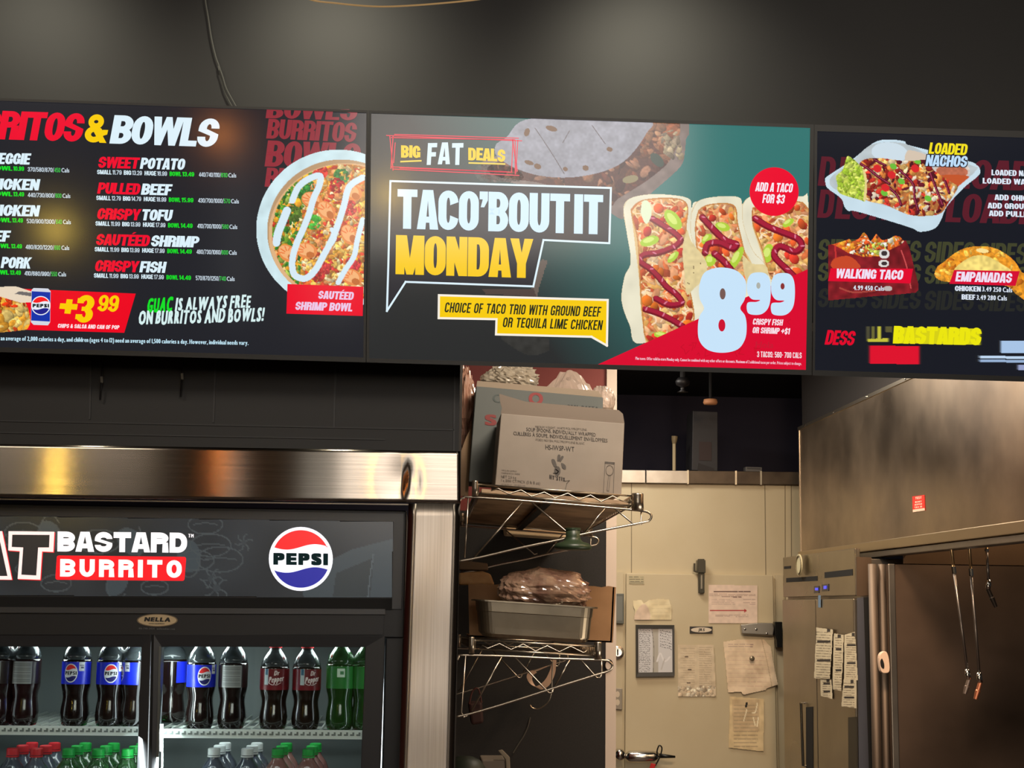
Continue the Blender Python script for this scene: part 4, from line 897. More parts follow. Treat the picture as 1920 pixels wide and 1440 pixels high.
# lit sign
psg = pc
sg = thing('sign', None, None, (0, 0, 0)); bpy.data.objects.remove(sg)
cv = Canvas(-205, 960, 739, 1124, 2, seed=8)
ins = cv.inside([(-204, 963.3), (738, 977.5), (735.5, 1121.5), (-204, 1116)])
cv.C[:] = (42, 45, 48); cv.M[:] = ins; cv.noise(ins, .18, 60)
r_ = cv.r; DC = (66, 72, 74)
for _ in range(26):                                              # leaf, fruit and flower doodles
    x, y, s_ = r_.uniform(-190, 500), r_.uniform(975, 1110), r_.uniform(14, 44); a0 = r_.uniform(0, 6.28); kd = r_.randint(3)
    if kd == 0:
        for k in range(6): cv.stroke([(x, y), (x+s_*math.cos(a0+k)*.7, y+s_*math.sin(a0+k)*.7), (x+s_*math.cos(a0+k+.25), y+s_*math.sin(a0+k+.25))], 2.4, DC, ins)
        cv.ell(x, y, s_*.3, s_*.3, (54, 59, 62), 0, ins)
    elif kd == 1:
        q = circ(x, y, s_, 18, s_*.55); cv.stroke(q+[q[0]], 2.4, DC, ins); cv.stroke([(x-s_*.7, y), (x, y-3), (x+s_*.7, y)], 2, DC, ins)
    else:
        cv.ell(x, y, s_*.5, s_*.7, (60, 68, 72), a0, ins); cv.stroke([(x+s_*.5*math.cos(t), y+s_*.9*math.sin(t)) for t in np.linspace(a0, a0+3, 7)], 2.4, DC, ins)
cv.poly([(560, 1072), (600, 1060), (660, 1030), (737, 1010), (735, 1120), (570, 1121)], (58, 66, 70), ins, sm=False)
cv.poly([(630, 1075), (700, 1046), (694, 1120), (624, 1120)], (46, 52, 54), ins, sm=False); cv.stroke([(700, 1040), (694, 1080), (690, 1120)], 2.4, (74, 82, 86), ins)
cv.mesh(tc, psg, mat('backlit_art', attr=True, emit=(1, 1, 1), rough=.2), off=.003, name='sign_panel')
WL, RL = lit((246, 242, 246)), lit((238, 24, 34))
def F(polys, m, off, name, label=None): return flat(tc, psg, polys, m, off=off, name=name, label=label)
T_out = [(16, 996), (102, 997), (100, 1035), (79, 1034), (75.5, 1087), (33, 1085.5), (37, 1033.5), (15.5, 1032)]
F([[(x+1.6, y+1.4) for x, y in T_out]], RL, .0036, 'letter_shadow'); F([T_out], lit((248, 222, 218)), .0039, 'letter_outline')
F([[(23, 1002.5), (93, 1003), (92, 1026.5), (71.5, 1026.5), (68, 1079), (40, 1077.5), (43.5, 1026.5), (22, 1025.5)]], lit((40, 38, 40)), .0043, 'letter_fill')
A_out = [(-60, 1086), (-36, 995), (4, 996), (22.5, 1087)]
F([[(x+1.6, y+.6) for x, y in A_out]], RL, .0036, 'letter_shadow'); F([A_out], lit((248, 222, 218)), .0039, 'letter_outline')
F([[(-54, 1080), (-32, 1001), (-3, 1001), (14, 1080)]], lit((40, 38, 40)), .0043, 'letter_fill')
heads(tc, psg, [('BASTARD', 107.5, 1034, 350.5, 1036.5, 37.5)], WL, S=.33, T=.28, gap=2.2, rnd_=1.0, off=.0037, name='sign_lettering')
letters(tc, psg, 'TM', 353, 1007.5, 363, 1008, 6.5, WL, bx=.4, gap=1, off=.0037, name='sign_lettering')
rb = []
for cx, cy, a0 in ((345, 1048, -1.57), (342, 1085, 0), (108, 1083, 1.57), (110.5, 1045.5, 3.14)): rb += [(cx+4*math.cos(a0+t), cy+4*math.sin(a0+t)) for t in np.linspace(0, 1.57, 5)]
F([rb], RL, .0036, 'red_banner')
heads(tc, psg, [('BURRITO', 112.5, 1081, 340.5, 1083.5, 33)], lit((252, 236, 232)), S=.33, T=.25, gap=8, rnd_=1.0, off=.004, name='sign_lettering')
globe(tc, psg, 564, 1048, 60, lit, .0037)
# badge
F([circ(295, 1163, 38.5, 40, 12.3)], mat('badge_rim', (120, 104, 84), .4, .3), .0076, 'badge')
F([circ(295, 1163, 36, 40, 10.6)], mat('badge_tan', (206, 182, 142), .5), .0079, 'badge')
letters(tc, psg, 'NELLA', 270, 1165, 319, 1166, 8, ink((30, 28, 26)), slant=.2, bx=1.1, by=.6, gap=1.2, off=.0084)
letters(tc, psg, 'FOOD EQUIPMENT', 279, 1170.4, 309, 1170.8, 2.3, ink((60, 54, 46)), bx=.2, gap=.3, off=.0084)
letters(tc, psg, '416-740-2424   nellaonline.com', 260, 1180, 328, 1181, 3.4, ink((92, 92, 94)), bx=.25, gap=.6, off=.0084)
# doors
def door(outer, hole, off, nm_label):
    o = np.array(outer, float); i = np.array(hole, float)
    a, b = pc.at(o[:, 0], o[:, 1], off), pc.at(i[:, 0], i[:, 1], off-.004); c, d = a+[0, .035+off, 0], b+[0, .030+off, 0]; Fc = []
    for k in range(4):
        n = (k+1) % 4; Fc += [(k, n, 4+n, 4+k), (k, 8+k, 8+n, n), (4+k, 4+n, 12+n, 12+k), (8+k, 12+k, 12+n, 8+n)]
    dr = mk('door', np.vstack([a, b, c, d]), Fc, BK2, tc, bevel=.0015, label=nm_label)
    g = G(); g.slab(pc, [(x+(4 if x > i[:, 0].mean() else -4), y+(4 if y > i[:, 1].mean() else -4)) for x, y in hole], .004, off-.016)
    g.mk('glass_pane', glassy('door_glass', (.93, .97, .96)), dr)
    return dr
d1 = door([(-203, 1186), (283, 1190), (268, 1700), (-212, 1700)], [(-186, 1211.5), (265, 1213.5), (248, 1675), (-196, 1675)], .002, None)
d2 = door([(288, 1189), (722, 1192), (704, 1700), (280, 1700)], [(303, 1212.5), (685, 1213.5), (668, 1675), (287, 1675)], .010, None)
g = G(); g.slab(pc, [(284, 1190), (287.5, 1190), (281, 1700), (272, 1700)], .008, .004); g.mk('door_gasket', GAP, tc)
g = G(); g.slab(pc, [(298, 1212), (302, 1212), (292, 1700), (286, 1700)], .003, .0115); g.mk('door_edge_strip', mat('alu_edge', (120, 124, 122), .3, .8), tc)
# shelves
RAIL = mat('white_rail', (236, 242, 240), .4); WIRE = mat('shelf_wire', (200, 205, 200), .3, .6)
def shelf(xa, xb, ypx, y0, nslots):
    q0, q1 = W(xa, ypx, YC+.06), W(xb, ypx, YC+.06); z = (q0[2]+q1[2])/2
    g = G(); g.box(q0[0], q1[0], YC+.055, YC+.063, z-.021, z+.001); sh = g.mk('shelf_rail', RAIL, tc)
    gg = G(); n = nslots
    for k in range(n):
        x = q0[0]+(q1[0]-q0[0])*(k+.5)/n; w = (q1[0]-q0[0])/n
        gg.box(x-w*.36, x+w*.30, YC+.0535, YC+.056, z-.0125, z-.0085); gg.box(x+w*.0, x+w*.30, YC+.0535, YC+.056, z-.0085, z-.004)
    gg.mk('rail_slots', mat('rail_slot', (120, 128, 126), .5), sh)
    g = G()
    for k in range(int((q1[0]-q0[0])/.025)): g.box(q0[0]+.025*k, q0[0]+.025*k+.004, YC+.063, YC+.62, z-.010, z-.004)
    for yy in (.1, .3, .5): g.box(q0[0], q1[0], YC+yy, YC+yy+.006, z-.016, z-.010)
    w_ = g.mk('shelf_wires', WIRE, tc); w_['kind'] = 'stuff'
    return z-.004
XM = float(W(278, 1300, YC)[0])
zl = shelf(-190, 262, 1361.5, 0, 40); zr = shelf(293, 690, 1368.5, 0, 34)
q = W(0, 1369, YC+.06)
zl2 = shelf(-190, 262, 1361.5+196, 0, 40); zr2 = shelf(293, 690, 1368.5+192, 0, 34)
LED = mat('led_tube', (255, 255, 255), .4, emit=(235, 246, 250), es=5)
for xx in (XL+.055, XM-.010, XM+.012, XR-.058):
    g = G(); g.box(xx, xx+.010, YC+.042, YC+.05, .3, ZG-.02); g.mk('led_strip', LED, tc)
def lamp_in(x, w):
    lamp('cooler_light', 'AREA', (x, YC+.05, 1.45), 1.6, (.9, 1, .98), w, .8, (x, YC+.6, 1.3))
lamp_in(XM-.014, .01); lamp_in(XM+.034, .01)
lamp('cooler_light', 'AREA', ((XL+XR)/2, YC+.16, ZG-.012), 4, (.92, 1, .98), XR-XL-.2, .1, ((XL+XR)/2, YC+.2, 0))

# ================================================================ bottles
R_ = .0365
PROF = [(.0, .004), (.022, .0), (.031, .003), (.0355, .016), (.0362, .030), (.0345, .048), (.0318, .064), (.0312, .074), (.0330, .086), (.0362, .100), (.0366, .106), (.0366, .160), (.0362, .166)]
NECK = [(.0362, .166), (.0350, .176), (.0300, .190), (.0220, .201), (.0160, .209), (.0142, .214), (.0142, .222)]
def petal(V, k):                                                  # ribbed sides and a petal base
    V = np.array(V); r = np.hypot(V[:, 0], V[:, 1]); a = np.arctan2(V[:, 1], V[:, 0]); z = V[:, 2]
    s = 1-.045*(.5+.5*np.cos(a*5))*np.clip((.03-z)/.03, 0, 1)-.012*(np.cos(a*14)*.5+.5)*np.clip(1-abs(z-.07)/.03, 0, 1)
    V[:, 0] *= s; V[:, 1] *= s
    return V
def make_bottle(kind, label, group, loc, rot=0.0):
    body_c, neck_c, cap_c, lab = KINDS[kind]
    t = thing('soda_bottle', label, 'bottle', (0, 0, 0), group)
    g = G(); g.lathe(PROF, 40); V = petal(np.vstack(g.V), 0); mk('body', V, g.F, body_c, t, smooth=True, local=True)
    g = G(); g.lathe(NECK, 28); mk('neck', np.vstack(g.V), g.F, neck_c, t, smooth=True, local=True)
    g = G(); prof = [(.0, .238), (.013, .238), (.0152, .2365), (.0156, .234), (.0156, .221), (.0, .221)][::-1]; g.lathe(prof, 32)
    g.lathe([(.0162, .216), (.0162, .2195), (.0145, .2195)], 24); mk('cap', np.vstack(g.V), g.F, cap_c, t, local=True)
    if lab:
        cv = Canvas(-3.14*18, 0, 3.14*18, 40, 1.5, bg=lab['bg'], seed=3)
        def mapper(u, v, off=0.0):
            a = np.asarray(u)/18.0*.5*2/2/1.0; a = np.asarray(u)/26.0*.72; r = .0371+off
            return np.stack([r*np.sin(a), -r*np.cos(a), .161-np.asarray(v)/40*.0555], -1)
        X = cv.X; k = lab['style']
        if k == 'emblem':
            cv.C[(X > 19) & (X < 33) & (cv.Y < 16)] = (225, 228, 235); cv.C[(X > 21) & (X < 31) & (cv.Y > 5) & (cv.Y < 7)] = (60, 60, 90); cv.C[(X > 24) & (X < 31) & (cv.Y > 9) & (cv.Y < 11)] = (60, 60, 90)
        if k == 'facts':
            cv.C[(abs(X) < 26)] = (150, 152, 152)
            for y in range(4, 38, 4): cv.C[(abs(X) < 22) & (abs(cv.Y-y) < .8)] = (110, 112, 112)
        if k == 'pepper':
            cv.C[(X < -18) & (X > -28) & (cv.Y < 30)] = (190, 205, 210); cv.C[(X < -20) & (X > -27) & (cv.Y < 12)] = (60, 110, 140)
            cv.C[cv.Y > 33] = (120, 20, 34)
        if k == 'green':
            cv.C[(X > -8) & (X < 12) & (cv.Y > 4) & (cv.Y < 20)] = (210, 232, 214); cv.C[(X > 0) & (X < 9) & (cv.Y > 9) & (cv.Y < 15)] = (60, 130, 80)
        lb = cv.mesh(t, None, lab['mat'], name='label', mapper=lambda x, y: mapper(x, y))
        def mp(P, o): return mapper(P[:, 0], P[:, 1], o)
        if k == 'emblem':
            globe_cyl(lb, mp)
        if k == 'pepper':
            for s_, x0, y0, x1, y1, h in (('Dr', -4, 13, 9, 12, 10), ('Pepper', -17, 27, 21, 23, 12)):
                g = text_px(s_, x0, y0, x1, y1, h, slant=.2, bx=.9, by=.4, gap=.6, lean=0); V = np.vstack(g.V); mk('lettering', mp(V[:, :2], .0006), g.F, ink((238, 220, 220)), lb)
            g = G()
            for q in stroke_poly([(-16, 27), (-8, 30), (4, 30), (14, 26)], 1.1): g.add(mp(np.array(q), .0006), [(0, 1, 2, 3)])
            g.mk('swash', ink((238, 220, 220)), lb)
    t.location = loc; t.rotation_euler[2] = rot
    if kind == 'pepper': t.scale = (1, 1, .95)
    return t
def grid_poly(poly_fn, x0, x1, y0, y1, mp, off, m, nm, parent, st=.7):
    xs = np.arange(x0, x1+st, st); V = []; Fc = []
    cols = []
    for x in xs:
        a, b = poly_fn(x)
        cols.append((x, a, b))
    for (xa, a0, b0), (xb, a1, b1) in zip(cols[:-1], cols[1:]):
        if b0-a0 <= 0 and b1-a1 <= 0: continue
        n = len(V); V += [(xa, a0), (xb, a1), (xb, b1), (xa, b0)]; Fc.append((n, n+1, n+2, n+3))
    mk(nm, mp(np.array(V, float), off), Fc, m, parent)
def globe_cyl(lb, mp):
    r, cy = 17.0, 20.0; D = lambda x, rr: math.sqrt(max(rr*rr-x*x, 0))
    grid_poly(lambda x: (cy-D(x, r), cy+D(x, r)), -r, r, 0, 0, mp, .0003, mat('label_white', (232, 234, 242), .4), 'emblem', lb)
    ri = r*.88; w = lambda x: -1.5*math.sin(x/ri*3)
    grid_poly(lambda x: (cy-D(x, ri), max(cy-D(x, ri), cy-.40*r+w(x))), -ri*.93, ri*.93, 0, 0, mp, .0005, mat('label_red', (232, 40, 44), .4), 'emblem_red', lb)
    grid_poly(lambda x: (min(cy+D(x, ri), cy+.38*r+w(x)), cy+D(x, ri)), -ri*.93, ri*.93, 0, 0, mp, .0005, mat('label_navy', (30, 30, 110), .4), 'emblem_blue', lb)
    g = text_px('PEPSI', -14.5, cy+3.4, 14.5, cy+3.4, 7, bx=.8, by=.4, gap=.8, lean=0); V = np.vstack(g.V); mk('lettering', mp(V[:, :2], .0008), g.F, ink((22, 26, 34)), lb)
COLA = mat('cola_body', (20, 11, 10), .12, spec=.7, coat=.6); NK = mat('clear_neck', (84, 92, 96), .1, spec=.6, coat=.5, trans=.5)
COLR = mat('cola_body_red', (34, 16, 18), .14, spec=.6, coat=.5)
LGLOSS = mat('bottle_label', attr=True, rough=.3)
LAB = {'blue': dict(bg=(26, 44, 215), style='emblem', mat=LGLOSS), 'facts': dict(bg=(34, 22, 20), style='facts', mat=LGLOSS), 'red': dict(bg=(112, 24, 34), style='pepper', mat=LGLOSS), 'green': dict(bg=(40, 120, 50), style='green', mat=LGLOSS)}
GRN = mat('green_bottle', (24, 70, 22), .12, spec=.6, coat=.5, trans=.25); GNK = mat('green_neck', (60, 110, 62), .12, coat=.5, trans=.5)
CLR = mat('clear_bottle', (86, 92, 108), .12, coat=.5, trans=.3); DRK = mat('dark_bottle', (50, 56, 68), .12, coat=.5); PNK = mat('pink_drink', (140, 96, 92), .14, coat=.5)
RC = mat('red_cap', (214, 44, 54), .4); GC = mat('green_cap', (30, 170, 70), .4); WC = mat('white_cap', (222, 226, 228), .4); BC = mat('blue_cap', (30, 40, 150), .4); KC = mat('black_cap', (24, 26, 30), .4)
KINDS = {'cola_blue': (COLA, NK, BC, LAB['blue']), 'cola_facts': (COLA, NK, KC, LAB['facts']), 'red_facts': (COLR, NK, RC, LAB['facts']), 'pepper': (COLA, NK, RC, LAB['red']), 'green': (GRN, GNK, GC, LAB['green']),
         'low_red': (CLR, CLR, RC, None), 'low_green': (GRN, GNK, GC, None), 'low_white': (DRK, CLR, WC, None), 'low_pink': (PNK, PNK, GC, None)}
YB = YC+.125
def bx(px, y=YB): return float(W(px, 1300, y)[0])
up_l = [('red_facts', -52, .2, 'dark red-capped bottle with a grey back label, partly cut off at the cooler shelf end'), ('red_facts', 0, -.5, 'dark soda bottle with greyish facts label at the cut-off end of the shelf'), ('red_facts', 47, -.1, 'dark soda bottle with grey facts label left of an empty gap in the row'),
        ('cola_blue', 142, -.20, 'cola bottle with a blue label and round emblem, first after the gap in the row'), ('cola_blue', 207, .16, 'cola bottle with a blue label and round emblem, middle one behind the left door'), ('cola_blue', 252, -1.15, 'blue-labelled cola bottle half hidden by the post between the two doors')]
up_r = [('cola_blue', 376, .36, 'cola bottle with a round emblem, first behind the right door'), ('cola_facts', 436, .0, 'dark soda bottle showing a plain pale facts label behind the right door'), ('pepper', 514, .14, 'dark soda bottle with a maroon label and script lettering, the one beside the facts label'),
        ('pepper', 574, .42, 'dark soda bottle with a maroon label and script lettering, the one beside the green bottle'), ('green', 638, 0, 'green soda bottle with a small white box on its label'), ('green', 686, .3, 'green soda bottle half hidden by the right door frame')]
for rows, z in ((up_l, zl), (up_r, zr)):
    for kd, px, rot, lb in rows: make_bottle(kd, lb, None, (bx(px), YB, z), rot)
def clone(t, label, loc, group):
    c = t.copy(); COL.objects.link(c); c['label'] = label; c.location = loc; c['group'] = group
    for ch in t.children:
        d = ch.copy(); COL.objects.link(d); d.parent = c
        for h in ch.children: e = h.copy(); COL.objects.link(e); e.parent = d
    return c
lowz_l = float(W(140, 1403, YB)[2])-.238; lowz_r = float(W(500, 1403, YB)[2])-.238
low = [('low_red', 31, lowz_l, 'red-capped bottle low in the cooler, nearest the cooler end', 'red'), ('low_red', 75, lowz_l, 'red-capped bottle low in the cooler, next to a green cap', 'red'),
       ('low_green', 135, lowz_l, 'green-capped bottle low in the cooler, next to the red caps', 'green'), ('low_green', 190, lowz_l, 'green-capped bottle low in the cooler, middle of three', 'green'), ('low_green', 245, lowz_l, 'green-capped bottle low in the cooler, beside the door post', 'green'),
       ('low_white', 406, lowz_r, 'white-capped bottle low behind the right door, nearest the door post', 'white'), ('low_white', 468, lowz_r, 'white-capped bottle low behind the right door, next to a green cap', 'white'),
       ('low_pink', 525, lowz_r, 'green-capped bottle of pinkish drink, next to the white caps', 'pink'), ('low_pink', 582, lowz_r, 'green-capped bottle of pinkish drink, second from the white caps', 'pink')]
nth = ['second', 'third']
for kd, px, z, lb, col in low:
    t = make_bottle(kd, lb, 'bottles on the lower cooler shelf', (bx(px), YB, z))
    for k in range(2):
        base = {'low_red': 'red-capped', 'low_green': 'green-capped', 'low_white': 'white-capped', 'low_pink': 'green-capped pinkish'}[kd]
        clone(t, '%s row bottle behind the %s' % (nth[k], lb.replace(' low in the cooler', '').replace(' low behind the right door', '').replace('bottle of pinkish drink', 'pinkish bottle')), (bx(px)+.004*(k+1), YB+.078*(k+1), z), 'bottles on the lower cooler shelf')
for kd, px, z, lb in (('cola_facts', 322, zr, 'added cola bottle whose blue label stands in for a reflection beside the door post'),):
    make_bottle('cola_blue', lb, None, (bx(px, YB+.2), YB+.2, z), 2.0)  # extra bottle, its blue label imitates a reflection in the door glass
# ================================================================ kitchen: partition with red and black faces
YP = 6.95; pp = PY(YP)
RED = mat('red_wall_paint', (112, 34, 26), .6)
xt = float(W(1153, 1150, YP)[0])
g = G(); g.box(.05, xt, YP, YP+.14, 0, 2.98); part_wall = struct(g.mk('wall_kitchen_partition', RED))
zk = float(W(1000, 960, YP)[2])
g = G(); g.box(.05, float(W(1134.5, 1200, YP)[0]), YP-.012, YP, 0, zk)
g.mk('black_panel', mat('black_speckled_panel', (16, 14, 13), .75, noise=(28, 25, 23), nscale=160), part_wall)
g = G(); g.box(float(W(1135, 1200, YP)[0]), xt+.004, YP-.016, YP, 0, 2.98)
g.mk('corner_trim', mat('cream_trim', (200, 184, 170), .5), part_wall)
g = G(); g.box(0, .13, 4.6, YP, 0, 2.98); struct(g.mk('wall_kitchen_left', mat('kitchen_side_wall', (60, 54, 48), .8)))
# ---------------- walk-in cold room
YK = 8.5; pk = PY(YK); CREAM = mat('coldroom_panel', (198, 184, 152), .5, noise=(190, 174, 140), nscale=3)
xk0 = .6; xk1 = float(W(1545, 1000, YK)[0]); zk1 = float(W(1330, 903, YK)[2])
g = G(); g.box(xk0, xk1, YK, YK+.1, 0, zk1); wk = struct(g.mk('wall_coldroom', CREAM))
SEAM = mat('panel_seam', (120, 108, 84), .7)
def ks(pts, m, off=.004, th=.005, name='seam', parent=wk, pl=pk): g = G(); g.slab(pl, pts, th, off); return g.mk(name, m, parent)
for xa, xb, y1 in ((1184, 1184, 1074), (1434, 1436, 1078), (1472, 1473, 1440), (1483.5, 1485, 1440)):
    ks([(xa-.7, 905), (xa+.7, 905), (xb+.7, y1), (xb-.7, y1)], SEAM, .001)
fl = thing('duct_flashing', 'row of dull galvanised metal strips along the top of the cold room', 'flashing', W(1330, 905, YK-.03))
FLM = [mat('galvanised_bright', (150, 146, 138), .35, .9, noise=(170, 168, 164), nscale=8), mat('galvanised_dull', (96, 84, 70), .5, .7, noise=(70, 60, 50), nscale=8)]
xs_ = [1150, 1211, 1290, 1380, 1427, 1502]
for k in range(5):
    a, b = xs_[k], xs_[k+1]; y = lambda x: 881+(x-1170)*.012
    g = G(); g.slab(PY(YK-.03), [(a+.8, y(a)), (b-.8, y(b)), (b-.8, y(b)+24), (a+.8, y(a)+24)], .06+.004*(k % 2), .003*(k % 2)); g.mk('metal_strip', FLM[0 if k in (0, 1) else 1], fl, bevel=.002)
for x in (1290, 1380, 1427): g = G(); g.slab(PY(YK-.03), [(x-1.6, y(x)-1), (x+1.6, y(x)-1), (x+1.6, y(x)+25), (x-1.6, y(x)+25)], .01, .006); g.mk('strip_joint', mat('bright_joint', (190, 184, 166), .3, .6), fl)
pd = thing('conduit_pipe', 'pale upright pipe end above the cold room', 'pipe', W(1264, 882, YK+.1))
g = G(); q0, q1 = W(1264, 912, YK+.12), W(1264, 832, YK+.12); g.tube([q0, q1], .010, 12); g.mk('pipe', mat('pale_pipe', (176, 160, 126), .6), pd)
g = G(); q2 = W(1265, 818, YK+.12); g.tube([q1, (q1+q2)/2, q2], [.012, .017, .019], 12); g.mk('collar', mat('pipe_collar', (120, 104, 74), .6), pd)
eb = thing('ceiling_duct', 'grey upright duct box with a maroon panel above the cold room', 'duct', W(1322, 882, YK+.15))
g = G(); g.slab(PY(YK+.15), [(1299, 770), (1346, 772), (1346, 884), (1297, 882)], .2); g.mk('duct_body', mat('duct_grey', (44, 43, 46), .6), eb, bevel=.004)
g = G(); g.slab(PY(YK+.15), [(1311, 828), (1334, 829), (1334, 864), (1311, 863)], .01, .004); g.mk('maroon_panel', mat('maroon_panel', (46, 30, 30), .6), eb)
g = G(); g.slab(PY(YK+.15), [(1310, 868), (1338, 878), (1338, 884), (1308, 884)], .01, .006); g.mk('lower_flap', mat('duct_flap', (40, 36, 36), .7), eb)
jb = thing('junction_box', 'small grey box lying on the cold room top edge beside the duct', 'box', W(1413, 884, YK+.02))
g = G(); g.slab(PY(YK+.02), [(1398, 875), (1429, 876), (1429, 885), (1398, 884)], .06); g.mk('box_body', mat('box_grey', (84, 82, 80), .5), jb, bevel=.003)
g = G(); g.slab(PY(YK+.02), [(1401, 877), (1426, 878), (1426, 880), (1401, 879)], .003, .002); g.mk('lid_seam', mat('box_seam', (50, 50, 50), .6), jb)
sm_ = thing('smoke_detector', 'round tan smoke detector on the dark kitchen ceiling', 'detector', W(1332, 759, 8.3))
c = W(1332, 759, 8.1); g = G(); g.lathe([(.0, .0), (.035, .002), (.04, .012), (.036, .03), (.0, .03)], 24, c); g.mk('detector_body', mat('detector_tan', (186, 130, 90), .6), sm_, smooth=True)
g = G(); g.tube([c+[0, 0, .03], (c[0], c[1], 2.98)], .008, 8); g.mk('drop_rod', DARK, sm_)
sp = thing('sprinkler_head', 'dark sprinkler fitting under the kitchen ceiling near the smoke detector', 'sprinkler', W(1281, 722, 8.0))
c = W(1280, 722, 7.9); g = G(); g.lathe([(.0, -.04), (.03, -.038), (.012, -.03), (.012, -.01), (.035, .0), (.04, .02), (.025, .04), (.0, .04)], 20, c); g.mk('head', mat('sprinkler_dark', (24, 22, 24), .5, .3), sp, smooth=True)
g = G(); g.tube([c+[0, 0, .04], (c[0], c[1], 2.98)], .014, 10); g.mk('drop_pipe', DARK, sp)
# door of the cold room
dp = PY(YK-.03)
dr = thing('door_1', 'cream cold room door covered with taped papers', 'door', W(1310, 1440, YK-.03)); dr['kind'] = 'structure'
del dr['category']
g = G(); g.slab(dp, [(1174.5, 1075), (1449.5, 1078.5), (1463, 1700), (1170, 1700)], .03); g.mk('door_slab', CREAM, dr, bevel=.004)
g = G(); g.slab(PY(YK-.012), [(1153, 1072), (1169, 1072), (1164, 1700), (1148, 1700)], .012); g.mk('door_frame', CREAM, dr)
g = G(); g.slab(PY(YK-.012), [(1453, 1078), (1468, 1078), (1480, 1700), (1467, 1700)], .012); g.mk('door_frame', CREAM, dr)
BLKM = mat('black_metal', (34, 34, 32), .35, .5)
g = G(); g.slab(dp, [(1309, 1048), (1321, 1048), (1321, 1112), (1310, 1112)], .02, .03); g.slab(dp, [(1308, 1050), (1323, 1050), (1323, 1074), (1308, 1074)], .05, .045)
g.slab(dp, [(1301, 1056), (1304, 1056), (1304, 1072), (1301, 1072)], .02, .03); g.slab(dp, [(1303, 1070), (1310, 1070), (1310, 1073), (1303, 1073)], .02, .03)
g.mk('door_closer', mat('closer_grey', (74, 72, 62), .3, .6), dr, bevel=.002)
g = G(); g.slab(dp, [(1314, 1078), (1317, 1078), (1317, 1104), (1314, 1104)], .004, .034); g.mk('closer_slot', mat('slot_light', (140, 134, 120), .4, .5), dr)
hp = PY(YK-.05)
g = G()
for k in range(9):
    pass
g.slab(hp, [(1389, 1171), (1420, 1167.5), (1449, 1168), (1452, 1178), (1450, 1192), (1391, 1188.5)], .03, .02); g.mk('hinge_strap', mat('hinge_chrome', (190, 186, 176), .32, .85), dr, bevel=.006, label='chrome hinge strap')
g = G(); g.slab(hp, [(1453, 1166), (1467, 1166), (1467, 1214), (1457, 1214), (1456, 1200), (1453, 1190)], .05, .03); g.mk('hinge_block', BLKM, dr, bevel=.003)
for x, y in ((1397, 1180), (1418, 1180), (1438, 1188)): c = hp.at(x, y, .022); g = G(); g.lathe([(.0, -.006), (.006, -.004), (.007, .0), (.0, .0)], 12, c, 'y'); g.mk('bolt', CHROME, dr, smooth=True)
g = G(); c = hp.at(1162, 1415, .04); g.lathe([(.0, -.03), (.025, -.028), (.032, -.01), (.032, .02), (.0, .03)], 20, c, 'y'); g.mk('latch_knob', CHROME, dr, smooth=True)
g = G(); g.tube([hp.at(1172, 1420, .05), hp.at(1180, 1419, .05), hp.at(1225, 1419, .05), hp.at(1235, 1418, .05)], [.018, .032, .032, .022], 16); g.mk('latch_barrel', CHROME, dr, smooth=True)
g = G(); g.tube([hp.at(1233, 1417, .05), hp.at(1250, 1418, .06), hp.at(1266, 1419, .06)], [.014, .010, .006], 12); g.mk('latch_lever', BLKM, dr, smooth=True)
t = thing('latch_tag', 'black loop with a red tag hanging on the cold room latch', 'tag', hp.at(1222, 1440, .09))
g = G(); g.tube([hp.at(x, y, .095) for x, y in smooth([(1233, 1418), (1232, 1408), (1236, 1398), (1241, 1402), (1239, 1414), (1233, 1428), (1228, 1436)], 5, False)], .004, 8); g.mk('loop', BLKM, t)
g = G(); g.slab(hp, [(1221, 1431), (1230, 1433), (1224, 1448), (1216, 1447)], .01, .10); g.mk('red_tag', mat('red_plastic', (190, 30, 26), .4), t, bevel=.002)
# fittings left of the door, on its frame
fp = PY(YK-.02)
t = thing('door_thermometer', 'grey narrow thermometer box beside the cold room door', 'thermometer', fp.at(1162, 1170, .02))
g = G(); g.slab(fp, [(1152, 1113), (1170, 1113), (1170, 1170), (1152, 1169)], .02, .02); g.mk('case', mat('thermometer_grey', (92, 94, 86), .5), t, bevel=.004)
g = G(); g.slab(fp, [(1156, 1118), (1167, 1118), (1167, 1164), (1156, 1164)], .002, .021); g.mk('scale', mat('thermometer_face', (110, 112, 104), .4), t)
t = thing('door_lock', 'round chrome lock cylinder beside the cold room door', 'lock', fp.at(1159, 1234, .02))
g = G(); g.lathe([(.0, -.02), (.022, -.02), (.024, -.012), (.036, -.01), (.037, .0), (.0, .0)], 24, fp.at(1158, 1223, .002), 'y'); g.mk('cylinder', CHROME, t, smooth=False)
g = G(); g.slab(fp, [(1157, 1217), (1159.5, 1217), (1159.5, 1229), (1157, 1229)], .002, .0235); g.mk('keyway', BLKM, t)
t = thing('wall_outlet', 'small double socket plate below the round lock', 'outlet', fp.at(1160, 1331, .01))
g = G(); g.slab(fp, [(1152, 1290), (1167, 1291), (1167, 1331), (1152, 1330)], .01, .008); g.mk('cover_plate', mat('plate_grey', (150, 140, 124), .4, .3), t, bevel=.003)
for y in (1302, 1317): g = G(); g.slab(fp, circ(1158, y, 4, 14, 6), .002, .0095); g.mk('socket', mat('socket_pale', (206, 190, 166), .5), t)
rg = G(); cc = PY(YP-.02).at(1141, 1247, 0); pts = [cc+[.018*math.cos(a), 0, .024*math.sin(a)] for a in np.linspace(0, 2*math.pi, 20, endpoint=False)]
rg.tube(pts, .004, 6, closed=True); tag(rg.mk('wall_ring', BLKM, None), 'black metal ring fixed on the white partition corner', 'ring')

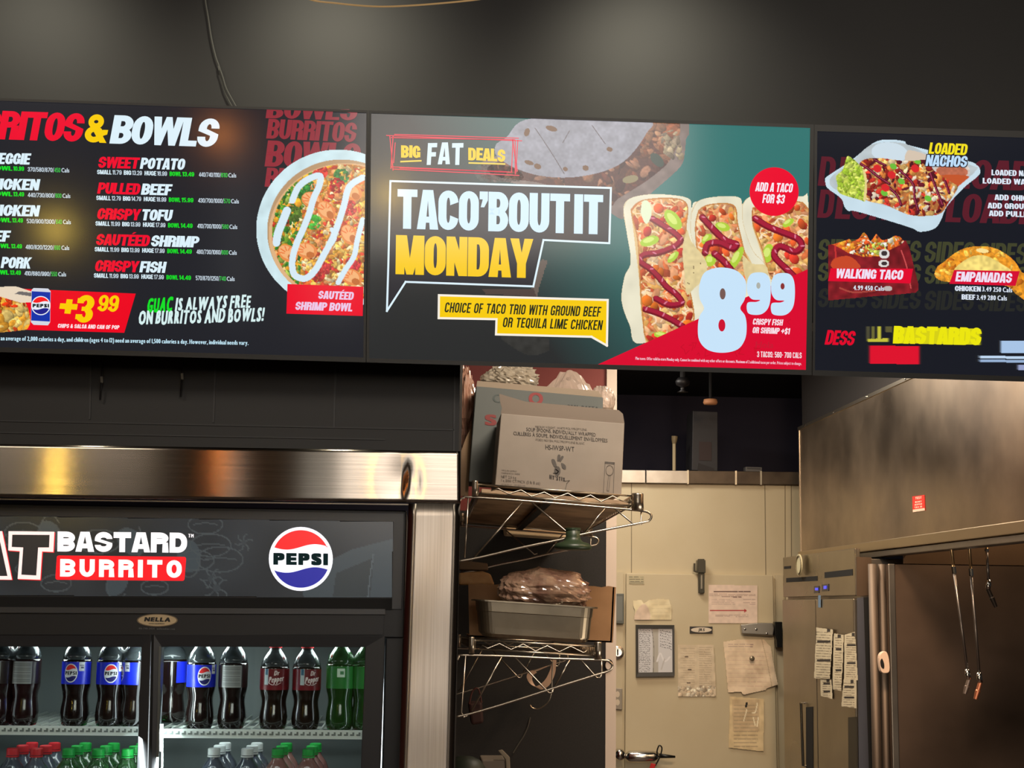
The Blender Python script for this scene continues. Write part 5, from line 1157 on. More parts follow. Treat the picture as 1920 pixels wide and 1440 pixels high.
# papers on the door
def sheet(name, label, cat, pts, bg, seed=1, draw=None, rough=6, pl=dp, off=.004, step=1.0, curl=.006, group=None):
    P = np.array(pts, float); cv = Canvas(P[:, 0].min()-1, P[:, 1].min()-1, P[:, 0].max()+1, P[:, 1].max()+1, step, seed=seed)
    ins = cv.inside(pts); cv.C[:] = bg; cv.M[:] = ins
    if draw: draw(cv, ins)
    cv.noise(ins, .04, 5)
    h = cv.C.copy(); rough *= 1.6; curl *= .42; nz = cv.r.uniform(0, 1, (40, 40)); X0, Y0 = P[:, 0].min(), P[:, 1].min()
    def mapper(x, y):
        u = (x-X0)/rough; v = (y-Y0)/rough; i = np.clip(v.astype(int), 0, 38); j = np.clip(u.astype(int), 0, 38); fu = (u-j)[:, None]; fv = (v-i)[:, None]; fu = fu*fu*(3-2*fu); fv = fv*fv*(3-2*fv)
        z = (nz[i, j][:, None]*(1-fu)+nz[i, j+1][:, None]*fu)*(1-fv)+(nz[i+1, j][:, None]*(1-fu)+nz[i+1, j+1][:, None]*fu)*fv
        return pl.at(x, y, off)+pl.n*curl*z
    o = cv.mesh(None, None, PRINT, name=name, mapper=mapper)
    o.data.polygons.foreach_set('use_smooth', [True]*len(o.data.polygons))
    return tag(o, label, cat, group)
def lines(cv, ins, x0, x1, ys, c, w=1.1, sk=.01, gaps=True):
    for y in ys:
        x = x0
        while x < x1:
            L = cv.r.uniform(5, 16) if gaps else x1-x0; cv.stroke([(x, y+(x-x0)*sk), (min(x+L, x1), y+(min(x+L, x1)-x0)*sk)], w, c, ins, sm=False); x += L+cv.r.uniform(1.5, 3)
def d_notice(cv, ins):
    lines(cv, ins, 1339, 1407, [1109], (90, 60, 56), 2); lines(cv, ins, 1330, 1416, [1114, 1116.5], (170, 140, 126), 1); lines(cv, ins, 1354, 1390, [1119], (120, 90, 82), 1.4)
    lines(cv, ins, 1334, 1378, [1124, 1127, 1130, 1133], (190, 164, 150), .8); lines(cv, ins, 1394, 1416, [1124, 1130, 1132.5], (170, 140, 130), .9)
    cv.stroke([(1332, 1144.5), (1396, 1145)], 2, (176, 44, 44), ins, sm=False); cv.poly([(1395, 1141), (1401, 1145), (1395, 1149)], (176, 44, 44), ins, sm=False); lines(cv, ins, 1341, 1403, [1153, 1155.5], (170, 146, 132), .9)
sheet('notice_sheet', 'pinkish landscape notice with a red arrow taped high on the door', 'paper', [(1327.5, 1095.6), (1420, 1097.5), (1421, 1169.5), (1328.5, 1169)], (224, 200, 180), 2, d_notice, rough=30, curl=.004)
sheet('torn_note', 'cream torn note stuck above the framed whiteboard', 'paper', [(1187, 1126), (1203, 1124), (1207, 1131), (1216, 1125), (1236, 1122), (1255, 1124), (1259.5, 1140), (1260, 1162), (1188, 1163), (1190, 1145), (1186, 1135)], (222, 206, 166), 3,
      lambda cv, ins: (cv.poly([(1189, 1163), (1195, 1143), (1208, 1132), (1218, 1148), (1216, 1163)], (214, 190, 166), ins), lines(cv, ins, 1222, 1255, [1134, 1141, 1148, 1155], (206, 190, 150), 1)), rough=9, curl=.02)
def d_sleeve(cv, ins):
    lines(cv, ins, 1276, 1302, np.arange(1216, 1300, 4.5), (186, 166, 140), .9); lines(cv, ins, 1311, 1334, np.arange(1214, 1300, 4.2), (176, 156, 132), 1)
    cv.stroke([(1307, 1208), (1307, 1306)], 1.4, (206, 190, 160), ins)
    for x, y in ((1284, 1231), (1290, 1255), (1288, 1280)): cv.stroke([(x, y), (x+6, y+1)], 2, (90, 70, 60), ins)
    cv.scatter(60, ins & (cv.Y > 1285), [(236, 222, 196), (196, 176, 148)], 2, 5)
sheet('page_sleeve', 'clear crinkled sleeve holding two written pages beside the whiteboard', 'paper', [(1271, 1209), (1338, 1208), (1341, 1260), (1343, 1307), (1270, 1306)], (210, 192, 162), 4, d_sleeve, rough=7, curl=.012)
def d_big(cv, ins):
    lines(cv, ins, 1366, 1412, [1208, 1212], (170, 140, 130), 1.2); lines(cv, ins, 1366, 1440, np.arange(1222, 1292, 8), (216, 186, 158), 1.3)
    cv.stroke([(1428, 1200), (1440, 1250), (1447, 1292)], 1.2, (190, 166, 134), ins)
sheet('crumpled_page', 'large crumpled peach pages held by a round magnet', 'paper', [(1355.5, 1203), (1380, 1199), (1432, 1198), (1445, 1212), (1451, 1245), (1458.5, 1284), (1437, 1291), (1436, 1294), (1393, 1303), (1388, 1297), (1364, 1299), (1360, 1250)], (228, 204, 172), 5, d_big, rough=13, curl=.03)
t = thing('round_magnet', 'small round metal magnet pinning the crumpled peach pages', 'magnet', dp.at(1410, 1240, .04))
g = G(); g.lathe([(.0, -.008), (.011, -.008), (.0145, -.005), (.0145, .0), (.0, .0)], 20, dp.at(1410, 1234.7, .037), 'y'); g.mk('disc', mat('magnet_metal', (150, 138, 116), .3, .7), t, smooth=True)
g = G(); g.lathe([(.0, -.0095), (.005, -.0095), (.006, -.008), (.0, -.008)], 16, dp.at(1410, 1234.7, .037), 'y'); g.mk('boss', mat('magnet_metal'), t)
def d_bagp(cv, ins):
    cv.poly([(1372, 1312), (1424, 1312), (1424, 1372), (1374, 1372)], (206, 180, 140), ins, sm=False); lines(cv, ins, 1376, 1420, np.arange(1322, 1405, 7), (182, 160, 126), 2)
    cv.stroke([(1400, 1318), (1398, 1325)], 4, (30, 26, 24), ins)
    for p in ([(1420, 1318), (1416, 1335), (1410, 1336)], [(1400, 1330), (1394, 1352)], [(1412, 1345), (1416, 1360)], [(1422, 1345), (1419, 1362)]): cv.stroke(p, 2, (250, 236, 200), ins)
sheet('bagged_note', 'yellowed note in a plastic bag under the crumpled peach pages', 'paper', [(1368, 1305), (1432, 1310), (1433, 1340), (1431, 1409), (1425, 1409), (1365, 1402), (1367, 1350)], (222, 198, 152), 6, d_bagp, rough=10, curl=.016)
sheet('small_print_label', 'tiny grey printed label in the top corner of the cold room door', 'label', [(1179, 1079), (1208, 1079.5), (1208, 1096), (1179, 1095.5)], (186, 174, 140), 7, lambda cv, ins: lines(cv, ins, 1180, 1206, [1082, 1086, 1090, 1093], (110, 104, 84), 1.3), rough=30, curl=.001, off=.003, step=.7)
t = thing('door_plate', 'small black plate with a white oval in the middle of the door', 'sign', dp.at(1315, 1188, .01))
g = G(); g.slab(dp, [(1293.5, 1174.5), (1336, 1174.8), (1336, 1187.8), (1293.5, 1187.4)], .006, .008); g.mk('plate', mat('plate_black', (46, 42, 38), .4), t, bevel=.001)
flat(t, dp, [circ(1315, 1181, 19.5, 32, 4.8)], mat('plate_white', (214, 200, 178), .4), off=.0095, name='oval')
letters(t, dp, 'JRS', 1309, 1183, 1321, 1183.3, 5, ink((50, 46, 42)), slant=.15, bx=.4, gap=.8, off=.011)
# framed whiteboard
t = thing('whiteboard', 'small black-framed whiteboard covered with handwriting', 'whiteboard', dp.at(1228, 1268, .01))
o = np.array([(1192.5, 1171.5), (1264.5, 1172), (1265, 1268), (1193, 1269)]); i = np.array([(1196.5, 1178), (1261, 1178), (1261.5, 1260.5), (1197, 1261)])
a, b = dp.at(o[:, 0], o[:, 1], .022), dp.at(i[:, 0], i[:, 1], .020); c, d = a+[0, .02, 0], b+[0, .014, 0]; Fc = []
for k in range(4): n = (k+1) % 4; Fc += [(k, n, 4+n, 4+k), (k, 8+k, 8+n, n), (4+k, 4+n, 12+n, 12+k)]
mk('frame', np.vstack([a, b, c, d]), Fc, mat('board_frame', (56, 54, 50), .4), t)
cv = Canvas(1196, 1177, 1262, 1262, .7, bg=(206, 204, 204), seed=5)
cv.C[(cv.X > 1224) & (cv.X < 1234)] = (178, 172, 160); cv.stroke([(1222, 1178), (1226, 1215), (1225, 1261)], 1, (110, 106, 100))
for y in range(1182, 1260, 4):
    for x in np.arange(1199, 1219, 3.0): cv.stroke([(x, y+cv.r.uniform(-1, 1)), (x+cv.r.uniform(0, 2.2), y+cv.r.uniform(-1.8, 1.8))], .9, (44, 42, 46), sm=False)
for y in range(1182, 1216, 5):
    for x in np.arange(1238, 1258, 3.2): cv.stroke([(x, y+(x-1238)*.25), (x+cv.r.uniform(0, 2.2), y+(x-1238)*.25+cv.r.uniform(-2, 2))], 1, (44, 42, 46), sm=False)
cv.stroke([(1232, 1240), (1238, 1225), (1246, 1240), (1256, 1232)], 3, (224, 222, 222)); cv.stroke([(1240, 1255), (1246, 1236)], 2.4, (188, 184, 180))
cv.mesh(t, dp, PRINT, off=.008, name='writing_surface')

# ================================================================ reach-in refrigerator, front faces the aisle (plane x = const)
q = W(1470, 1100, 7.85); XF = float(q[0]); pf = PX(XF)
YFf = 7.85; YFn = float(pf.at(1606, 1110)[1]); zft = float(pf.at(1472, 1045)[2])
RST = mat('fridge_steel', (158, 148, 132), .30, 1, noise=(140, 130, 116), nscale=2.5, rnoise=.06)
tf = thing('reach_in_fridge', 'two-door stainless reach-in fridge with order tickets on it', 'fridge', (XF+.4, (YFf+YFn)/2, 0))
zc = float(pf.at(1603, 1119)[2])
g = G(); g.box(XF+.02, XF+.8, YFn, YFf, .12, zft-.045); g.mk('cabinet', STEEL_S, tf, bevel=.004)
g = G(); g.box(XF-.004, XF+.02, YFn, YFf, zc+.006, zft); g.mk('control_panel', RST, tf, bevel=.003)
ym = float(pf.at(1535, 1200)[1])
for a_, b_ in ((YFn+.012, ym-.004), (ym+.004, YFf-.01)):
    g = G(); g.box(XF-.012, XF+.018, a_, b_, .2, zc-.008); g.mk('door', RST, tf, bevel=.004)
def pfs(pts, m, nm, off=.016, th=.006, bevel=0, label=None): g = G(); g.slab(pf, pts, th, off); return g.mk(nm, m, tf, bevel=bevel, label=label)
pfs([(1474, 1084), (1532, 1080), (1532, 1089), (1474, 1092)], GAP, 'vent', .006); pfs([(1546, 1073), (1598, 1067), (1598, 1079), (1546, 1084)], GAP, 'vent', .006)
BLU = mat('blue_readout', (30, 34, 120), .3, emit=(70, 76, 220), es=1.0)
pfs([(1526, 1099), (1535, 1098.5), (1535, 1112), (1526, 1112.5)], mat('readout_black', (26, 26, 34), .3), 'readout', .007); pfs([(1541, 1096), (1553, 1095), (1553, 1108), (1541, 1109)], mat('readout_black'), 'readout', .007)
pfs([(1528, 1102), (1533, 1102), (1533, 1107), (1528, 1107)], BLU, 'readout_digits', .010, .003); pfs([(1544, 1098.5), (1549, 1098), (1549, 1104), (1544, 1104.5)], BLU, 'readout_digits', .010, .003)
pfs([(1511, 1326), (1523, 1325), (1524, 1600), (1512, 1600)], GAP, 'handle_recess', .0155); pfs([(1590, 1345), (1605, 1344), (1608, 1600), (1592, 1600)], mat('recess_dark', (58, 54, 46), .5, .4), 'handle_recess', .0155)
g = G(); q0 = pf.at(1502, 1318, .03); q1 = pf.at(1506, 1436, .03); g.tube([q0+[.02, 0, 0], q0, q1, q1+[.02, 0, 0]], .007, 8); g.mk('handle', CHROME, tf)
pfs([(1534, 1116), (1538, 1116), (1538, 1139), (1534, 1139)], mat('tape_blue', (110, 140, 170), .5), 'blue_tape', .018, .002)
pfs([(1470, 1062), (1482, 1061), (1482, 1066), (1470, 1067)], GAP, 'slot', .006)
t = thing('oval_tag', 'white oval tag hanging on the fridge corner', 'tag', pf.at(1497, 1079, .03)); g = G(); g.slab(pf, circ(1497, 1059, 5.5, 28, 20), .006, .03); g.mk('tag_plate', mat('tag_cream', (214, 206, 168), .4), t)
g = G(); g.tube([pf.at(1497+4.6*math.cos(a), 1059+17*math.sin(a), .033) for a in np.linspace(0, 2*math.pi, 20, endpoint=False)], .003, 5, closed=True); g.mk('rim', mat('tag_rim', (120, 110, 86), .4), t)
def d_ticket(x0, x1, y0, y1, dense, sk):
    def f(cv, ins):
        lines(cv, ins, x0+2, x1-2, np.arange(y0+9, y1-2, dense), (150, 134, 110), 1.3, sk)
        cv.put(cv.inside([(x1-9, y0+3), (x1-3, y0+3), (x1-3, y0+9), (x1-9, y0+9)]), (60, 54, 50), ins)
        for k in range(2):
            y = y0+(y1-y0)*(.28+.36*k); cv.put((abs(cv.Y-y) < 2), (52, 46, 42), ins & (cv.X > x0+3) & (cv.X < x1-2))
    return f
tks = [([(1531, 1176), (1563, 1180), (1557, 1273.5), (1526.5, 1272)], 'pale order ticket leftmost on the fridge door', .02, 5.0), ([(1539, 1270), (1560, 1274), (1562, 1311.5), (1538.5, 1305)], 'short order ticket tucked under the leftmost ticket', .016, 4.0),
       ([(1563, 1187), (1583, 1190), (1578.5, 1296), (1561.5, 1293)], 'long narrow order ticket in the middle of the fridge tickets', .024, 4.6), ([(1583, 1190), (1604, 1184), (1609.5, 1276), (1583, 1276)], 'long order ticket near the fridge edge with a black header', .020, 4.2),
       ([(1582, 1272), (1607, 1273), (1606.5, 1328.5), (1578, 1324.5)], 'lowest order ticket by the fridge edge', .028, 4.4)]
for k, (p_, lb, off, dn) in enumerate(tks):
    P_ = np.array(p_); sheet('order_ticket', lb, 'ticket', p_, (226, 212, 180), 20+k, d_ticket(P_[:, 0].min()+3, P_[:, 0].max()-3, P_[:, 1].min(), P_[:, 1].max(), dn, .05), rough=14, pl=pf, off=off, step=.8, curl=.006, group='order tickets on the fridge')
pn = PY(YFn)
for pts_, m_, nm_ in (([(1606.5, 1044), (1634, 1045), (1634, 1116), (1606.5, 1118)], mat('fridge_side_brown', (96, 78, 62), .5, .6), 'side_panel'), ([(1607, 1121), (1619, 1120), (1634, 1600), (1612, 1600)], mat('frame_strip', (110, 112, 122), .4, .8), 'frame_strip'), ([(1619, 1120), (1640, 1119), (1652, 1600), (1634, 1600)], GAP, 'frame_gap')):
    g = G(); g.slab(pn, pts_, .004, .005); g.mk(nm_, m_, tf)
# posts and steel wall behind the cooking line
YS = 6.34; pst = PY(YS); xs0 = float(W(1667, 1200, YS)[0])
WST = mat('wall_steel', (132, 110, 94), .42, 1, noise=(100, 84, 72), nscale=2.0, rnoise=.12)
zsm = float(W(1720, 1058, YS)[2]); XHW = float(W(1501, 1035, 7.9)[0])+.05
sw = thing('steel_wall_sheet', 'large dull stainless sheet wall behind the hanging pipes', 'wall panel', (xs0+.7, YS, 0))
g = G(); g.box(xs0, 4.9, YS, YS+.02, 0, zsm-.002); g.mk('lower_sheet', WST, sw)
g = G(); g.box(XHW, 4.9, YS+.004, YS+.02, zsm+.002, zsm+.55); g.mk('upper_sheet', mat('wall_steel_warm', (150, 120, 92), .4, 1, noise=(124, 100, 80), nscale=2.5), sw)
g = G(); g.box(xs0, xs0+.03, YS-.012, YS, 0, zsm); g.mk('edge_strip', STEEL_S, sw, bevel=.004)
tp = thing('corner_post', 'pair of rounded steel posts between the fridge and the sheet wall', 'post', (float(W(1650, 1300, YS)[0]), YS, 0))
for a_, b_ in ((1633, 1650), (1652, 1666)):
    qa, qb = W(a_, 1300, YS+.06), W(b_, 1300, YS+.06); cx = (qa[0]+qb[0])/2; r = (qb[0]-qa[0])/2
    g = G(); g.tube([(cx, YS+.06, 0), (cx, YS+.06, zsm)], r, 20); g.mk('post', mat('post_steel', (112, 98, 86), .6, .9), tp, smooth=True)
t = thing('wall_sensor', 'small white plastic sensor box on the steel post', 'sensor', W(1659, 1261, YS+.02))
g = G(); g.slab(PY(YS+.01), smooth([(1649, 1234), (1653, 1224), (1662, 1222), (1667, 1236), (1668, 1258), (1660, 1262), (1652, 1258)], 3), .03, .045); g.mk('case', mat('sensor_white', (226, 196, 172), .5), t, bevel=.002)
flat(t, PY(YS+.01), [smooth([(1650.5, 1240), (1654, 1235), (1658, 1246), (1657, 1254), (1652, 1250)], 4)], mat('sensor_black', (30, 26, 24), .4), off=.0465, name='window')

# ================================================================ extraction hood (side parallel to the aisle)
q = W(1501, 1035, 7.9); XH = float(q[0]); phd = PX(XH)
HZ0 = float(phd.at(1502, 1035)[2]); HZ1 = float(phd.at(1501, 801)[2]); HYn = 4.05
HST = mat('hood_steel', (176, 156, 134), .36, 1, noise=(124, 110, 96), nscale=2.6, rnoise=.10)
th_ = thing('extraction_hood', 'large stainless extraction hood over the cooking line', 'hood', (XH+.6, 6, HZ0))
g = G(); g.box(XH, XH+.015, HYn, 7.9, HZ0, HZ1); g.mk('side_panel', HST, th_)
g = G(); g.box(XH+.016, XH+1.4, 7.88, 7.9, HZ0, HZ1); g.box(XH+.016, XH+1.4, HYn, 7.88, HZ1-.01, HZ1); g.mk('top_panel', STEEL_S, th_)
g = G(); g.box(XH-.012, XH+.03, HYn, 7.905, HZ0-.040, HZ0+.002); g.mk('lower_lip', mat('lip_steel', (176, 158, 130), .38, 1), th_, bevel=.003)
g = G(); g.box(XH-.004, XH+.06, HYn, 7.9, HZ0-.068, HZ0-.043); g.mk('grease_channel', STEEL_S, th_, bevel=.003)
g = G(); g.box(XH-.006, XH+.0, HYn, 7.9, HZ1-.012, HZ1+.004); g.mk('top_edge', mat('edge_bright', (186, 176, 160), .3, 1), th_)
g = G(); g.box(XH+.02, XH+.035, YW+.13, 7.9, HZ1+.004, 2.975); g.mk('closure_panel', mat('closure_dark', (30, 25, 25), .7), th_)
g = G(); g.box(XH-.003, XH+.0, 7.885, 7.9, HZ0, HZ1); g.mk('corner_edge', mat('edge_bright'), th_)
for k in range(6):
    y = 5.0+k*.55; g = G(); g.lathe([(.0, -.004), (.005, -.003), (.006, .0), (.0, .0)], 10, (XH-.006, y, HZ1-.004), 'x'); g.mk('rivet', CHROME, th_)
t = thing('warning_sticker', 'small red rectangular warning sticker on the hood side', 'sticker', phd.at(1722, 960, .003))
g = G(); g.slab(phd, [(1710.5, 931), (1733, 928), (1734, 957), (1711.5, 960.5)], .001, .002); g.mk('backing', mat('sticker_red', (222, 44, 34), .5), t)
flat(t, phd, [[(1711.5, 955.5), (1733.8, 952.5), (1734, 957), (1711.5, 960.5)]], ink((220, 190, 170)), off=.0025, name='white_strip')
many_letters(t, phd, [('TEST', 1716, 936.5, 1728, 935, 4.5), ('RESET', 1716, 943, 1728, 941.5, 3), ('SERVICE', 1715, 948, 1729, 946.2, 3), ('CALL US', 1715, 953, 1729, 951.2, 3)], ink((240, 216, 200)), bx=.3, gap=.5, off=.0028)
# drop pipes with nozzles
YN = 5.7
def pipe(label, pts, tip, capc, name='drop_pipe'):
    P = [W(x, y, YN) for x, y in pts]; t = thing('hanging_pipe', label, 'pipe', P[-1], 'hanging fire-suppression pipes')
    top = P[0]+(P[0]-P[1])*.2; top = np.array([top[0], top[1], HZ1-.012])
    g = G(); g.tube([top, P[0], P[1]], .0062, 10); g.mk('upper_pipe', mat('pipe_tan', (176, 150, 112), .3, .9), t, smooth=True)
    g = G(); g.tube([P[1]-(P[1]-P[0])*.03, P[1]+(P[2]-P[1])*.06], .0088, 8); g.mk('coupling', CHROME, t)
    g = G(); g.tube([P[1], P[2]], .0054, 10); g.mk('lower_pipe', mat('pipe_grey', (128, 120, 114), .3, .9), t, smooth=True)
    g = G(); g.tube([P[2]-[0, 0, -.006], P[2]-[0, 0, .012], P[3]], [.009, .0105, .009], 10); g.mk('elbow', CHROME, t, smooth=True)
    g = G(); e = W(tip[0], tip[1], YN); g.tube([P[3], P[3]+(e-P[3])*.45, P[3]+(e-P[3])*.5, e], [.0085, .0085, .0105, .0075], 10); g.mk('nozzle', capc, t, smooth=False)
pipe('hanging pipe with a grey nozzle, the one nearest the steel posts', [(1782, 1012), (1788, 1064), (1814, 1258), (1817, 1274)], (1809, 1301), mat('nozzle_grey', (110, 96, 88), .4, .7))
pipe('hanging pipe with a copper coloured nozzle', [(1816, 1008), (1820.5, 1068), (1836, 1264), (1838, 1280)], (1829, 1311), mat('nozzle_copper', (176, 110, 80), .35, .8))
pipe('short hanging pipe with a dark knuckle nozzle', [(1849, 1003), (1850, 1030), (1853.5, 1090), (1852, 1104)], (1867, 1138), mat('nozzle_dark', (60, 52, 46), .35, .8))

# ================================================================ wire shelves on cantilever brackets
YF = 5.1; SD = 1.5; WR = mat('shelf_chrome', (176, 166, 150), .28, 1)
def cz(pts, s=4.8, ox=850, oy=880): return [(ox+x/s, oy+y/s) for x, y in pts]
def wire_shelf(label, brace, up_w, lo_w, zig, struts, slv, r=.0036, board=None, depth_wires=0, drop=-.02):
    P = lambda pts: np.array([W(x, y, YF) for x, y in pts]); B = np.array([0, SD, drop])
    t = thing('wire_shelf', label, 'shelf', W(lo_w[0][0], lo_w[0][1], YF), 'chrome wire shelves on cantilever brackets')
    for k, o in enumerate((np.zeros(3), B)):
        g = G(); b = smooth(brace, 3, False); g.tube(P(b)+o, r*1.12, 8)
        for s_ in struts: g.tube(P(s_)+o, r*.9, 6)
        g.mk('bracket', WR, t, smooth=True)
        g = G(); g.tube(P(up_w)+o, r*.95, 6); g.tube(P(lo_w)+o, r*.95, 6); g.tube(P(zig)+o, r*.62, 6); g.mk('side_truss', WR, t, smooth=True)
        for (x, y0, y1, rr) in slv:
            a = W(x, y0, YF)+o; b2 = W(x, y1, YF)+o
            g = G(); g.tube([a, a+(b2-a)*.08, a+(b2-a)*.5, b2], [rr*.96, rr, rr, rr*1.05], 20); g.mk('post_sleeve', WR, t, smooth=True)
    for e in (0, -1):                                                  # truss running back along each long side
        a, b2 = P([up_w[e]])[0], P([lo_w[e]])[0]; g = G(); g.tube([a, a+B], r*.9, 6); g.tube([b2, b2+B], r*.9, 6)
        zz = []
        for k in range(61): zz.append((a if k % 2 else b2)+B*(k/60))
        g.tube(zz, r*.6, 5); g.mk('long_truss', WR, t)
    a, b2 = P([lo_w[0]])[0], P([lo_w[-1]])[0]
    if depth_wires:
        g = G()
        for k in range(1, depth_wires): q = a+(b2-a)*k/depth_wires; g.tube([q, q+B], .0016, 5)
        w = g.mk('shelf_wires', WR, t); w['kind'] = 'stuff'
    if board is not None:
        g = G(); n = np.array([0, 0, .004]); aa, bb = a+(b2-a)*.02+n, b2-(b2-a)*.02+n
        g.hexa([aa, bb, bb+[0, 0, .012], aa+[0, 0, .012]], [aa+B, bb+B, bb+B+[0, 0, .012], aa+B+[0, 0, .012]]); g.mk('shelf_mat', board, t, label='tan shelf liner board')
        q = a+(b2-a)*.46; g = G(); g.hexa([q-[.014, 0, .012], q+[.014, 0, -.012], q+[.014, 0, 0], q-[.014, 0, 0]], [q-[.014, 0, .012]+B, q+[.014, 0, -.012]+B, q+[.014, 0, 0]+B, q-[.014, 0, 0]+B]); g.mk('centre_brace', BLKM, t)
    return t, a, b2
BOARD = mat('shelf_board', (190, 160, 126), .6, noise=(120, 98, 76), nscale=6)
ws1, ua, ub = wire_shelf('upper chrome wire shelf carrying the cardboard cartons',
    [(858, 946), (863, 937), (870, 933), (881, 932), (983, 939), (1142, 952), (1200, 957.5), (1216, 961), (1221.5, 968), (1217, 976), (1204, 980), (1096, 1001), (1050, 1012), (980, 1026), (900, 1045), (856, 1053)],
    cz([(228, 135), (1612, 240)]), cz([(228, 215), (1602, 330)]),
    cz([(340, 190), (405, 172), (500, 222), (610, 185), (705, 243), (820, 205), (915, 258), (1030, 215), (1130, 272), (1235, 232), (1330, 290), (1435, 240), (1500, 275), (1590, 300)]),
    [cz([(135, 258), (100, 795)]), cz([(620, 300), (190, 790)]), cz([(710, 300), (1040, 580), (1075, 570)]), cz([(1370, 345), (1165, 590)]), cz([(1450, 350), (1630, 500), (1690, 495), (1692, 385)])],
    [(890.8, 901, 930, .0105), (1195.5, 925, 957, .0205)], board=BOARD)
c5 = lambda p: cz(p, 4.8, 850, 1140)
ws2, la, lb_ = wire_shelf('lower chrome wire shelf holding the steel pan',
    c5([(35, 470), (50, 438), (90, 425), (500, 435), (900, 455), (1340, 470), (1410, 490), (1432, 525), (1395, 568), (1270, 607), (900, 722), (500, 850), (160, 950), (20, 980)]),
    c5([(200, 290), (1268, 345)]), c5([(195, 370), (1268, 430)]),
    c5([(260, 335), (310, 365), (415, 320), (520, 375), (630, 325), (740, 388), (845, 340), (955, 395), (1055, 345), (1170, 402), (1210, 380)]),
    [c5([(110, 430), (72, 940), (95, 985), (130, 960)]), c5([(435, 440), (165, 925)]), c5([(550, 440), (860, 765), (885, 765), (905, 720)]), c5([(1050, 462), (915, 700)]), c5([(1145, 465), (1290, 628), (1320, 628), (1335, 590), (1335, 475)])],
    [(884.3, 1194, 1225, .0095), (1121, 1203.5, 1236, .0125)], depth_wires=14)

# ---------------- cartons on the upper shelf
CB = mat('carton_grey', (142, 132, 120), .8, noise=(134, 124, 112), nscale=10); CBD = mat('carton_blue_grey', (104, 108, 104), .8); KR = mat('carton_brown', (160, 124, 88), .85, noise=(146, 112, 78), nscale=12)
def carton(label, P4, y, depth, m, name='carton', flap=None, flap_m=None):
    pl = PY(y); P_ = np.array([pl.at(x, yy) for x, yy in P4]); t = thing(name, label, 'box', P_[[2, 3]].mean(0))
    g = G(); g.hexa([P_[0], P_[1], P_[2], P_[3]], [p+[0, depth, 0] for p in P_]); g.mk('carton_body', m, t, bevel=.003)
    if flap: g = G(); g.slab(PY(y+.01), flap, .004, 0); g.mk('flap', flap_m or m, t)
    return t, pl
YA = 5.17
yo = lambda px: float(PY(YA).at(px, 925)[2])
c1, pa = carton('grey carton of soup spoons printed with a spoon drawing', [(939.5, 775), (1171, 794), (1165, 929.5), (928, 912)], YA, .28, CB, flap=[(936, 738), (985, 753), (1160, 769), (1168, 776), (1171, 795), (939, 776), (941, 765), (938, 755)], flap_m=mat('carton_flap', (116, 104, 92), .85))
IK = ink((50, 44, 40)); IK2 = ink((84, 76, 68))
many_letters(c1, pa, [('SOUP SPOONS, INDIVIDUALLY WRAPPED', 987, 808, 1117, 818.5, 6.6), ('CUILLÈRES À SOUPE, INDIVIDUELLEMENT ENVELOPPÉES', 963, 815.5, 1139, 829.5, 6.6), ('HS-IWSP-WT', 1023, 842.5, 1077, 847, 9)], IK, gap=.7, lean=-.03)
many_letters(c1, pa, [('MEDIUM WEIGHT, WHITE POLYPROPYLENE', 1004, 802, 1100, 807.5, 4), ('POIDS MOYEN, POLYPROPYLENE BLANC', 1005, 826.3, 1096, 833.5, 4), ('MFG IN CHINA', 941, 883, 969, 885, 2.8), ('FABRIQUE EN CHINE', 941, 888, 975, 890.5, 2.8), ('NET 2.5 kg', 940, 896, 968, 898, 5), ('1 x 1000 CT/MCX (5 lb 8 oz)', 940, 903, 1013, 908.5, 5.2), ('IMPORTED BY / IMPORTE PAR', 940, 909, 985, 912, 2.4)], IK2, gap=.5, lean=-.03)
letters(c1, pa, "HY'STIX", 1030.5, 898, 1060, 903, 8, IK, bx=.6, by=.3, gap=1, jit=.2, lean=-.03)
flat(c1, pa, [circ(1045, 883, 6, 14, 9), smooth([(1034, 862), (1040, 862), (1044, 875), (1038, 874)], 3), smooth([(1046, 853), (1051, 854), (1049, 864), (1045, 864)], 3), smooth([(1053, 855), (1057, 857), (1051, 866), (1049, 863)], 3), smooth([(1052, 868), (1060, 872), (1061, 880), (1055, 878)], 3)]+stroke_poly([(1042, 880), (1047, 884), (1044, 888), (1038, 887)], 1.6)+stroke_poly([(1060, 902), (1068, 901), (1063, 906), (1060, 918)], 1), ink((78, 72, 66)), off=.0014, name='printed_bee')
flat(c1, pa, stroke_poly([(1134.5, 866), (1152, 867.5), (1150, 926), (1131.5, 924)], .9, True)+[[(1134.5, 866), (1152, 867.5), (1152, 870.5), (1134.5, 869)]]+stroke_poly(circ(1143, 882, 7, 20, 9.5), .8, True)+stroke_poly([(1141, 891), (1139.5, 906), (1138, 920), (1141.5, 921), (1143, 906), (1144, 891)], .8), ink((84, 78, 72)), off=.0014, name='printed_spoon')
c2, pb = carton('tall bluish grey carton with large red letters behind the spoon carton', [(893, 724), (1131, 745), (1128, 919), (879, 903)], YA+.30, .22, CBD, flap=[(895, 714), (1122, 733), (1129, 745), (893, 725)], flap_m=mat('carton_corrugate', (158, 142, 122), .85))
letters(c2, pb, 'O', 991, 758, 1018, 759, 22, ink((140, 46, 44)), bx=1.6, by=.6, gap=1, big=True)
letters(c2, pb, 'C', 924, 754, 940, 755, 15, ink((74, 84, 80)), bx=.5, gap=1, big=True)
letters(c2, pb, 'S', 909, 797, 931, 798, 20, ink((132, 50, 46)), bx=2, by=1, gap=1, big=True)
many_letters(c2, pb, [('2001, PASTA', 1064, 763.5, 1122, 768, 5)], ink((50, 54, 52)), bx=.7, gap=1)
